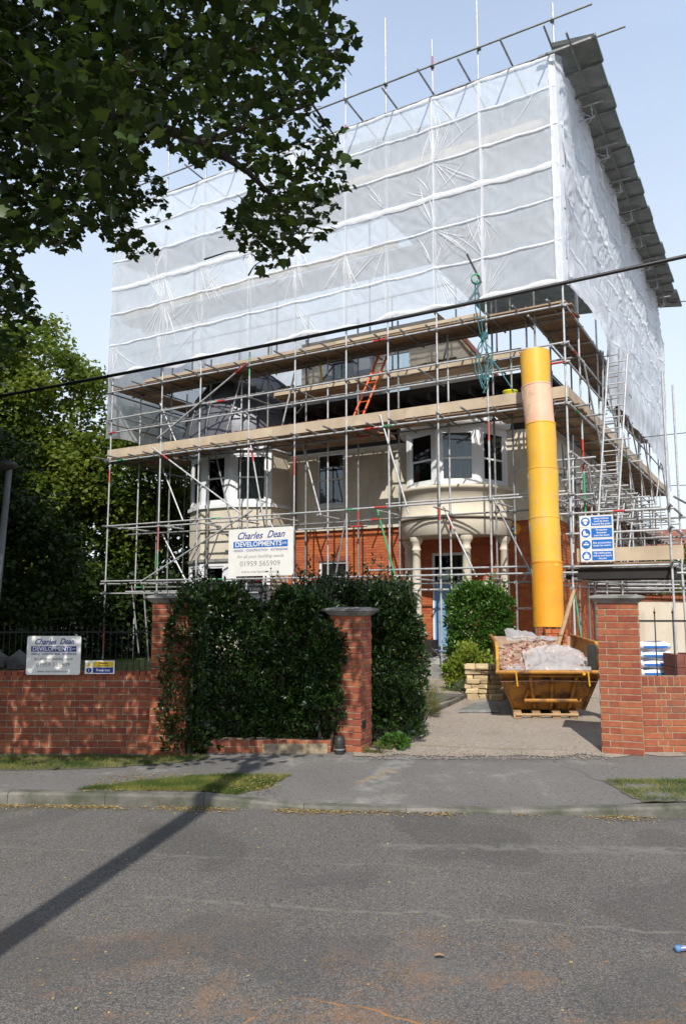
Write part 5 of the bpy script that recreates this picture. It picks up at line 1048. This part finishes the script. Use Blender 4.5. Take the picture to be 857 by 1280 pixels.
t = thing('cement_bags', 'stack of white and blue cement bags behind the right railings', 'bags', (4.45, 10.9, 0))
for k in range(6):
    for q in range(1):
        mb = MB(); z = .42 + k * .125; mb.grid(lambda i, j: (4.42 + .30 * math.cos(6.2832 * i) * (1 - .25 * abs(2 * j - 1) ** 3) + .02 * math.sin(k * 5), 10.9 + .22 * math.sin(6.2832 * i) * (1 - .25 * abs(2 * j - 1) ** 3), z + .12 * j + .006 * math.sin(i * 25 + k)), 20, 5)
        b_ = obj('bag', mb, M['bag'], t); obj('stripe', MB().box(W0, 4.25, 4.58, -10.685, -10.66, z + .045, z + .07), M['blue'], b_)
obj('pallet', MB().box(W0, 4.0, 4.9, -11.3, -10.5, .0, .42), M['wood'], t)
for (x0, x1, lab) in ((4.46, 4.84, 'small pack of dark red clay tiles in front of the cement bags'), (4.95, 6.2, 'long pack of dark red clay tiles at the right edge behind the railings')):
    t = thing('tile_pack', lab, 'tiles', ((x0 + x1) / 2, 10.3, .4)); obj('pallet', MB().box(W0, x0, x1, -10.6, -10.1, .0, .695), M['wood'], t); x = x0
    while x < x1 - .03: 
        for lv in range(2): obj('tile', MB().box(W0, x, x + .10, -10.55, -10.12 + random.uniform(-.015, .015), .70 + lv * .165, .86 + lv * .165 + random.uniform(-.02, .01)), M['tiled'], t)
        x += .105
t = thing('black_trolley', 'black folded sack trolley leaning in the porch', 'trolley', HP(3.9, 1.4, .38))
mb = MB(); mb.tube(HP(4.5, 1.0, 1.12), HP(3.55, .8, .40), .028, 8).tube(HP(4.3, 1.25, 1.12), HP(3.5, 1.1, .40), .028, 8); obj('frame', mb, M['black'], t)
mb = MB(); [mb.tube(HP(4.35 - q * .2, 1.0, 1.0 - q * .15), HP(4.2 - q * .2, 1.25, 1.0 - q * .15), .016, 6) for q in range(5)]; obj('cross_bars', mb, M['galvd'], t)
obj('wheel', MB().tube(HP(3.7, .95, .48), HP(3.7, 1.05, .48), .10, 14), M['black'], t); obj('box', MB().box(HF, 3.7, 4.35, -1.5, -1.1, .385, .78), M['black'], t)

# ================================================================== things on the decks
t = thing('gin_wheel', 'teal rope coiled and knotted under a pulley wheel on the scaffold', 'rope hoist', HP(1.8, -.1, 9.0))
obj('jib', MB().tube(HP(1.80, .5, 8.85), HP(1.85, -.95, 9.45), .026, 8), M['galvd'], t); mb = MB(); mb.lathe((0, 0, 0), [(.10, -.02), (.13, -.02), (.11, 0), (.13, .02), (.10, .02)], 16)
c = HP(1.83, -.42, 9.05); mb.v = [tuple(c + Vector((p[0] * .9, p[2], p[1]))) for p in mb.v]; obj('wheel', mb, M['greenp'], t)
mb = MB(); mb.path([HP(1.86, -.40, 9.0), HP(1.9, -.3, 8.4), HP(1.86, -.12, 7.85)], .014, 6); mb.path([HP(1.80, -.44, 9.0), HP(1.8, -.3, 8.4), HP(1.8, -.12, 7.85)], .014, 6)
for k in range(7):
    ww = .05 + .028 * k; zb__ = 6.45 + .1 * (k % 4); pts_ = [HP(1.80 + ww * math.sin(math.pi * i / 8) * (1 if k % 2 else -1) + .03 * math.sin(i * 2 + k), -.10 - .02 * (k % 3), 7.75 - (7.75 - zb__) * i / 8) for i in range(9)]; mb.path(pts_, .013, 6)
mb.path([HP(1.72, -.1, 7.4), HP(1.45, -.05, 6.95), HP(1.15, 0, 6.42)], .014, 6)
for k in range(5): mb.path([HP(1.80 + .07 * math.cos(i * .9), -.02 - .09 * math.sin(i * .9), 7.75 + .03 * k + .01 * (i % 2)) for i in range(8)], .018, 6)
obj('rope', mb, M['rope'], t, fix=False)
t = thing('bucket', 'bright yellow bucket lid showing above the toe board near the chute', 'bucket', HP(1.30, .12, DECK1)); c = HP(1.28, .15, DECK1 + .05); mb = MB(); mb.lathe(c, [(0, 0), (.13, 0), (.16, .32), (.17, .33), (.17, .35), (0, .35)], 20); obj('tub', mb, M['ybucket'], t)
def tiles_row(label, u0, u1, v, z, h=.16, mat='tiled', step=.045, tilt=.02):
    t = thing('tile_stack', label, 'tiles', HP((u0 + u1) / 2, v, z)); u = u0; src = None
    while u < u1:
        if src is None: src = obj('tile', MB().box(HF, -.008, .008, -.26, 0, 0, h), M[mat], t, origin=HP(0, 0, 0)); 
        o = src if u == u0 else bpy.data.objects.new('tile', src.data)
        if o is not src: COL.objects.link(o); o.parent = t
        o.location = HP(u, v, z + random.uniform(-.02, .01)) - worldloc(t); o.rotation_euler = (0, 0, random.uniform(-.05, .05)); u += step * random.uniform(.8, 1.2)
    return t
tiles_row('long row of red clay tiles stacked on edge behind the toe board', 6.2, 9.1, .06, DECK1 + .20, .15, 'tile'); obj('bearer', MB().box(HF, 6.2, 9.1, -.3, -.07, DECK1 + .045, DECK1 + .195), M['wood'], bpy.data.objects['tile_stack'])
tiles_row('dark tiles heaped on the inner platform left of the gable', 2.9, 3.9, .85, 7.47, .27, 'tiled'); tiles_row('second dark tile row against the gable', 3.0, 3.5, 1.2, 7.47, .42, 'tiled')
tiles_row('small stack of tiles at the left end of the inner platform', 7.6, 8.15, .8, 7.47, .27, 'tile')
t = thing('prop', 'yellow painted strut standing on the inner platform at left', 'prop', HP(6.6, 1.0, 7.46)); mb = MB(); mb.tube(HP(6.62, .72, 7.46), HP(6.72, .72, 8.25), .028, 8); obj('tube', mb, M['yellow'], t); obj('collar', MB().tube(HP(6.71, .72, 8.18), HP(6.715, .72, 8.24), .05, 8), M['greenp'], t)

# ================================================================== neighbouring wall, roof, stored tubes
t = thing('boundary_wall', 'cream rendered wall with red brick coping behind the loading bay', 'wall', HP(-2, 6, 0)); NW = frame(HP(.6, 6, 0), -UU, -VV)
obj('wall', MB().box(NW, 0, 12, -.22, 0, 0, 1.74), M['stucco'], t)
a = 0
while a < 6.2: obj('coping_brick', MB().box(NW, a, a + .215, -.25, .03 + random.uniform(-.004, .004), 1.743, 1.92), M['brick'], t, origin=NW(a, 0, 1.8)); a += .225
tag(obj('coping', joined_bricks(NW, 6.3, 12, 1.743, 2, depth=.25, proud=.03), M['brickj'], t, rnd=8), kind='stuff')
t = thing('tube_rack', 'pile of spare scaffold tubes stored on the wall behind the loading bay', 'scaffold tubes', HP(-.6, 5.6, 1.93))
for k in range(26):
    z = 1.96 + (k // 7) * .10 + random.uniform(0, .03); v = 5.85 + (k % 7) * .055; u0 = -.9 + random.uniform(-.5, .9); obj('tube', MB().tube(HP(u0 + random.uniform(1.2, 2.4), v, z + random.uniform(-.02, .05)), HP(u0 - random.uniform(.3, 1.0), v + random.uniform(-.1, .1), z), .024, 6), M['galv' if k % 3 else 'galvd'], t)
for q in range(6): obj('upright', MB().tube(HP(.5 - q * .55, 6.3, 1.9), HP(.48 - q * .55, 6.35, 2.5 + .1 * (q % 2)), .022, 6), M['galv'], t)
t = thing('neighbour_house', 'distant house with red tiled roof seen past the right scaffold corner', 'house', (15, 33, 0))
obj('wall', MB().box(W0, 8.5, 26, -40, -33.5, 0, 3.75), M['brickj'], t); NR = 16
for k in range(NR):
    mb = MB(); y0, y1 = 33.0 + k * .25, 33.0 + (k + 1) * .25; z0, z1 = 3.62 + k * .105, 3.62 + (k + 1) * .105
    x = 8.0 + (k % 2) * .09
    while x < 26.5: dz = random.uniform(0, .012); mb.hexa([(x, y0, z0 - .01 + dz), (x + .17, y0, z0 - .01 + dz), (x + .17, y1, z1 - .03), (x, y1, z1 - .03), (x, y0, z0 + .02 + dz), (x + .17, y0, z0 + .02 + dz), (x + .17, y1, z1), (x, y1, z1)]); x += .18
    tag(obj('tile_course', mb, M['tile'], t, rnd=8, fix=False), kind='stuff')
obj('gutter', MB().tube((7.9, 32.95, 3.52), (26.5, 32.95, 3.52), .08, 8), M['white'], t)
for q in (10.2, 13.4, 16.5): w = obj('window', MB().box(W0, q, q + 1.3, -33.49, -33.44, 1.4, 2.8), M['white'], t); obj('pane', MB().box(W0, q + .1, q + 1.2, -33.43, -33.42, 1.5, 2.7), M['glass'], w)

# ================================================================== HEDGES, SHRUBS
def hedge(label, x0, x1, y0, y1, z1, n, size, mat='leafH', name='hedge', shoots=40, kind='laurel', z0=.08, rot=0, lump=.16, shoot_h=.35, rnd_=.28):
    cx, cy = (x0 + x1) / 2, (y0 + y1) / 2; t = thing(name, label, 'hedge' if name == 'hedge' else 'shrub', (cx, cy, 0)); hx, hy = (x1 - x0) / 2, (y1 - y0) / 2
    d = RNG.uniform(-1, 1, size=(n, 3)); ax = RNG.integers(0, 4, n); sgn = np.where(RNG.random(n) < .5, -1, 1)
    dep = 1 - RNG.random(n) ** 2.2 * .45
    d[ax == 0, 0] = (sgn * dep)[ax == 0]; d[(ax == 1), 1] = (-dep)[ax == 1]; d[(ax == 2), 2] = dep[ax == 2]; d[ax == 3, 1] = (sgn * dep)[ax == 3]
    up_ = np.maximum(0, d[:, 2]); sq = 1 - rnd_ * (np.abs(d[:, 0]) ** 2) * up_ ** 3 - .05 * up_
    zz = (d[:, 2] * .5 + .5) * (z1 - z0) + z0; bul = 1 + lump * np.array([mnoise.noise(Vector((a * 2.2 + x0, b * 2.2, c * 2.2 + y0))) * 1.5 + .5 * mnoise.noise(Vector((a * 7 + x0, b * 7, c * 7))) for a, b, c in zip(d[:, 0] * hx, d[:, 1] * hy, zz)]); topd = np.abs(d[:, 0]) ** 3 * up_ ** 2 * .12 * (z1 - z0)
    P = np.stack([cx + d[:, 0] * hx * sq * bul, cy + d[:, 1] * hy * sq * bul, zz * (1 + .05 * (bul - 1) * 8 * (d[:, 2] > .6)) - topd], 1)
    pit = np.array([mnoise.noise(Vector((p[0] * 5.5, p[1] * 5.5, p[2] * 5.5))) for p in P]); P = P + (np.array([cx, cy, z1 * .5]) - P) * (np.clip(-.12 - pit, 0, .3) * .9)[:, None] * np.array([.5, .6, .15])
    out = np.stack([d[:, 0] * (ax == 0), d[:, 1] * ((ax == 1) | (ax == 3)), .6 + .4 * (ax == 2)], 1)
    S = []; SD = []; mbs = MB()
    for k in range(shoots):
        sx, sy = random.uniform(x0 + .05, x1 - .05), random.uniform(y0, y1); h = abs(random.gauss(.12, shoot_h * .6)); tx, ty = random.gauss(0, .08), random.gauss(0, .05)
        mbs.path([(sx, sy, z1 - .2), (sx + tx * .5, sy + ty * .5, z1 + h * .5), (sx + tx, sy + ty, z1 + h)], [.006, .004, .002], 4)
        for q in range(int(6 + h * 40)): f = random.random(); S.append((sx + tx * f + random.gauss(0, .02), sy + ty * f + random.gauss(0, .02), z1 - .15 + (h + .15) * f)); SD.append((random.gauss(0, 1), random.gauss(0, 1), .9))
    for k in range(9): bx, by = random.uniform(x0 + .1, x1 - .1), random.uniform(y0 + .1, y1 - .1); mbs.path([(bx, by, 0), (bx + random.uniform(-.1, .1), by, z1 * .5), (bx + random.uniform(-.2, .2), by, z1 * .9)], [.025, .015, .006], 5)
    obj('stems', mbs, M['bark'], t, fix=False); PP = np.concatenate([P, np.array(S)]) if S else P; DD = np.concatenate([out + RNG.normal(size=out.shape) * .6, np.array(SD)]) if S else out
    leaves('foliage', PP, size * (.45 + .85 * RNG.random(len(PP)) ** .8), kind, M[mat], t, up=.35, dirs=DD); return t
hedge('dark laurel hedge nearest the left brick pier, behind the low wall', -2.12, -1.02, 8.98, 10.1, 1.86, 26000, .064, shoots=40, shoot_h=.14, rnd_=.4, lump=.22)
hedge('dark laurel hedge between the first hedge and the gate pier', -1.0, .0, 8.95, 10.1, 1.84, 24000, .064, shoots=30, shoot_h=.16, rnd_=.4, lump=.22)
hedge('dark laurel growth spreading over the right half of the tall brick pier', -2.06, -1.55, 8.60, 9.2, 1.80, 6000, .062, shoots=8, shoot_h=.12, rnd_=.4, z0=.05)
hedge('dark laurel growth pressing against the left side of the gate pier', -.42, -.03, 8.80, 9.3, 1.45, 4500, .062, shoots=6, shoot_h=.1, rnd_=.4, z0=.5)
hedge('tall leafy shoots rising behind the gate pier', -.7, .75, 10.3, 11.4, 1.95, 16000, .068, mat='leafH', shoots=46, shoot_h=.42)
hedge('sunlit laurel hedge along the drive behind the gate pier', .20, 1.02, 9.35, 11.5, 1.88, 24000, .064, mat='leafH', shoots=50, shoot_h=.2, rnd_=.4, lump=.2)
hedge('bright glossy clipped bush in front of the porch columns', 2.24, 3.45, 15.3, 16.4, 2.02, 22000, .085, mat='leafG', shoots=40, kind='laurel', shoot_h=.12, rnd_=.08)
def bush(label, c, r, n, size, mat, name='shrub', kind='quad', nc=60, fl=.8):
    t = thing(name, label, 'shrub', (c[0], c[1], 0)); P, C, rn = clumps([(c, r)], nc, n // nc, min(r) * .5, .3, fl); P[:, 2] = np.abs(P[:, 2]) + .01; mb = MB()
    for k in range(10): q = C[random.randrange(len(C))]; mb.path([(c[0], c[1], 0), (c[0] + (q[0] - c[0]) * .5, c[1] + (q[1] - c[1]) * .5, q[2] * .6), tuple(q)], [.015, .01, .004], 4)
    obj('stems', mb, M['bark'], t, fix=False); D = P - np.array([c[0], c[1], 0]); D /= np.linalg.norm(D, axis=1)[:, None]; leaves('foliage', P, size, kind, M[mat], t, up=.3, dirs=D, rnd=rn); return t
bush('yellow green variegated shrub at the foot of the glossy bush', (2.42, 14.75, .42), (.42, .35, .42), 4200, .06, 'leafY')
bush('brownish green spiky low conifer beside the path', (1.13, 11.6, .22), (.42, .5, .27), 6500, .055, 'leafC', kind='blade')
bush('small silvery shrub below the yellow shrub', (2.3, 13.9, .12), (.28, .3, .16), 1500, .04, 'leafS', kind='blade', nc=30)
bush('low weeds with yellow flower at the foot of the drive hedge', (.62, 9.15, .06), (.22, .14, .08), 700, .05, 'leafG', nc=20)
bush('dry weeds against the gate pier base', (.42, 8.86, .04), (.2, .08, .06), 600, .045, 'leafC', kind='blade', nc=15)
bush('small dry plants along the path edge', (1.35, 12.8, .08), (.3, .7, .1), 1800, .05, 'leafC', kind='blade', nc=40)
bush('ivy trailing over the low wall', (-1.7, 8.86, .12), (.3, .08, .16), 700, .05, 'leafH', nc=18)
# path edging beside the drive
t = thing('edging', 'row of concrete edging kerbs along the left of the drive', 'edging', (1.7, 12.5, 0)); E0, E1 = Vector((1.02, 11.0, 0)), Vector((2.35, 14.1, 0))
for k in range(4): a, b = E0.lerp(E1, k / 4 + .004), E0.lerp(E1, (k + 1) / 4 - .004); d = (b - a).normalized(); F = frame(a, d, (d.y, -d.x)); obj('edging_stone', MB().box(F, 0, (b - a).length, -.03, .03, -.05, .07), M['kerb'], t, origin=a)
tag(obj('garden_path', MB().box(frame((1.1, 13.9, 0), UU, VV), -.9, 1.2, -1.5, .7, .0, .03), M['kerb']), kind='structure')

# ================================================================== TREES
# far left garden trees
tree('big yellow green tree filling the left background', (-11, 25.5, 0), 7.5, [((-10.9, 25.5, 8.4), (2.5, 2.6, 3.2)), ((-13, 25, 6.8), (3.4, 3, 3.6)), ((-10.4, 25.2, 5.5), (2.2, 2.2, 2.3)), ((-11, 24.6, 3.2), (2.2, 2.0, 2.0))], 760, 90, .62, .17, M['leafL'], .28, 'garden trees left of the house')
tree('dark low spreading tree behind the left railings', (-9.2, 17.5, 0), 4.2, [((-9.6, 17.8, 3.9), (2.5, 2.2, 2.3)), ((-7.9, 18.2, 2.3), (1.4, 1.6, 1.7)), ((-10.0, 17, 1.9), (2.4, 1.8, 1.6))], 380, 90, .6, .13, M['leafA'], .18, 'garden trees left of the house')
tree('mid green tree seen through the left end of the scaffold', (-7.4, 27, 0), 6, [((-7.6, 27, 6.2), (2.2, 2.4, 2.4)), ((-6.6, 27.5, 3.6), (2.3, 2.2, 2.5)), ((-9, 27, 3.4), (2.3, 2.2, 2.5))], 420, 90, .7, .17, M['leafB'], .2, 'garden trees left of the house')
tree('dense dark tree at the far left edge of the garden', (-13.5, 19, 0), 6.5, [((-13, 19, 6.5), (3, 2.6, 3.2)), ((-11.5, 18.4, 3.5), (2.6, 2.2, 2.8))], 300, 80, .75, .17, M['leafA'], .25, 'garden trees left of the house')
tree('bright green garden tree beyond the boundary wall at right', (12.2, 29, 0), 2.6, [((11.2, 29, 2.4), (2.6, 1.4, 1.25)), ((15.5, 30.5, 2.9), (2.0, 1.4, 1.4))], 150, 80, .5, .16, M['leafB'], .12)
tree('dark broad shrub added to fill the shade behind the railings', (-7.2, 23.5, 0), 1.2, [((-8.4, 23.5, 1.2), (3.2, 1.0, 1.5)), ((-5.9, 24.5, 1.3), (1.8, 1.0, 1.6))], 260, 80, .55, .15, M['leafA'], .08)  # dark mass added where only black shade shows behind the railings
# foreground sycamore: crown reaching over the pavement from a trunk on the left verge
fg = thing('tree', 'large dark sycamore overhanging the top left of the view', 'tree', (-6.6, 8.3, 0))
SKY_A = [(-60, -60), (440, -60), (430, 5), (405, 22), (438, 28), (440, 78), (422, 108), (390, 135), (398, 160), (424, 150), (438, 190), (447, 245), (420, 268), (416, 305), (385, 298), (370, 322), (330, 342), (305, 325), (298, 300), (266, 300), (262, 284), (296, 262), (322, 236), (302, 216), (262, 213), (232, 212), (205, 180), (183, 190), (178, 208), (200, 230), (213, 262), (205, 288), (180, 262), (165, 285), (200, 318), (175, 330), (150, 322), (122, 286), (98, 306), (72, 322), (42, 302), (16, 330), (40, 372), (38, 425), (10, 470), (-60, 480)]
def projpx(P):
    yc = cs * P[:, 1] + sn * (P[:, 2] - 1.75); zc = -sn * P[:, 1] + cs * (P[:, 2] - 1.75); return 428.5 + 930 * P[:, 0] / yc, 640 - 930 * zc / yc, yc
def crown_pts(ncl, per, rad, box, lim=8.0):
    C = RNG.uniform(box[0], box[1], size=(ncl, 3)); ctr = np.array([-4.6, 7.2, 7.6]); e = np.linalg.norm((C - ctr) / np.array([5.2, 4.4, 5.0]), axis=1); e2 = np.linalg.norm((C - np.array([-2.7, 5.4, 6.3])) / np.array([3.5, 2.7, 2.6]), axis=1); C = C[(e < 1) | (e2 < 1)]
    px, py, yc = projpx(C); inf = (yc > .5) & (px > -40) & (py > -40) & (px < 900) & (py < 1300); ok = ~inf | inside(px, py, SKY_A); gap = np.array([mnoise.noise(Vector((c[0] * .9, c[1] * .9, c[2] * 1.1))) for c in C]); L_ = lim + np.maximum(0, C[:, 0] + 1.5) * .9; C = C[ok & (gap > np.where(inf & (px > 190), .02, np.where(inf, -.12, -.25))) & (C[:, 1] + C[:, 2] * 1.03 > L_ + .4)]
    d = RNG.normal(size=(len(C), per, 3)); P = (C[:, None] + d * rad * np.array([1, 1, .6])).reshape(-1, 3); px, py, yc = projpx(P + np.array([0, 0, -.05])); inf = (yc > .5) & (px > -20) & (py > -20) & (px < 900) & (py < 1300)
    jx = RNG.normal(size=len(P)) * 5; jy = RNG.normal(size=len(P)) * 5
    return P[(~inf | inside(px + jx, py + jy, SKY_A)) & (P[:, 1] + P[:, 2] * 1.03 > lim + np.maximum(0, P[:, 0] + 1.5) * .9)], C
lo, hi = (-9.8, 3.0, 3.0), (0.25, 11.6, 12.6)
P1, C1 = crown_pts(19500, 10, .20, (lo, hi))
leaves('crown', P1, .058 + .062 * RNG.random(len(P1)), 'maple', M['leafA'], fg, up=.9, droop=.8)
mb = MB(); B0 = Vector((-6.6, 8.3, 0)); mb.path([B0, (-6.5, 8.2, 1.5), (-6.5, 8.1, 3.4), (-6.3, 8.0, 5.5), (-6.0, 7.8, 8), (-5.8, 7.6, 10.5)], [.42, .33, .30, .25, .17, .07], 12)
def pxpt(px, py, Y): X = (px - 428.5) / 930; Z = -(py - 640) / 930; r_ = Vector((X, cs - Z * sn, sn + Z * cs)); return Vector((0, 0, 1.75)) + r_ * (Y / r_.y)
mb.path([(-6.4, 8.1, 4.6), pxpt(-60, 120, 7.6), pxpt(60, 140, 7.2), pxpt(170, 150, 7.0), pxpt(255, 178, 6.9), pxpt(310, 215, 6.9), pxpt(350, 255, 6.9), pxpt(375, 290, 6.9)], [.13, .10, .075, .06, .045, .03, .018, .008], 8)
mb.path([(-6.35, 8.1, 4.0), pxpt(-60, 200, 7.9), pxpt(30, 215, 7.6), pxpt(90, 250, 7.4), pxpt(130, 290, 7.3)], [.10, .06, .035, .02, .008], 7)
mb.path([pxpt(170, 150, 7.0), pxpt(230, 90, 6.6), pxpt(320, 60, 6.3), pxpt(400, 50, 6.1)], [.05, .035, .02, .008], 6); mb.path([pxpt(255, 178, 6.9), pxpt(330, 150, 6.6), pxpt(390, 130, 6.4), pxpt(425, 180, 6.4)], [.035, .022, .014, .006], 6)
obj('trunk', mb, M['bark'], fg, fix=False); mb = MB()
for i in RNG.choice(len(C1), min(520, len(C1)), replace=False):
    c = Vector(C1[i]); L = random.uniform(.2, .45); d = Vector((random.gauss(.3, .6), random.gauss(0, .6), random.gauss(-.1, .3))).normalized(); mb.path([c - d * L, c - d * L * .4 + Vector((0, 0, .04)), c + d * .1], [.012, .008, .004], 4)
obj('twigs', mb, M['bark'], fg, fix=False)
# unseen street tree, enlarged to shade the garden wall and the far trees
tree('street tree left of the view shading the garden wall', (-10.5, 10.5, 0), 9, [((-10.0, 11, 8.5), (3.4, 3.4, 4.2)), ((-8.8, 12.2, 5.5), (2.2, 2.4, 2.4)), ((-9, 8.2, 5.2), (2.6, 1.6, 2.4))], 700, 70, .8, .2, M['leafA'], .3, kind='quad')
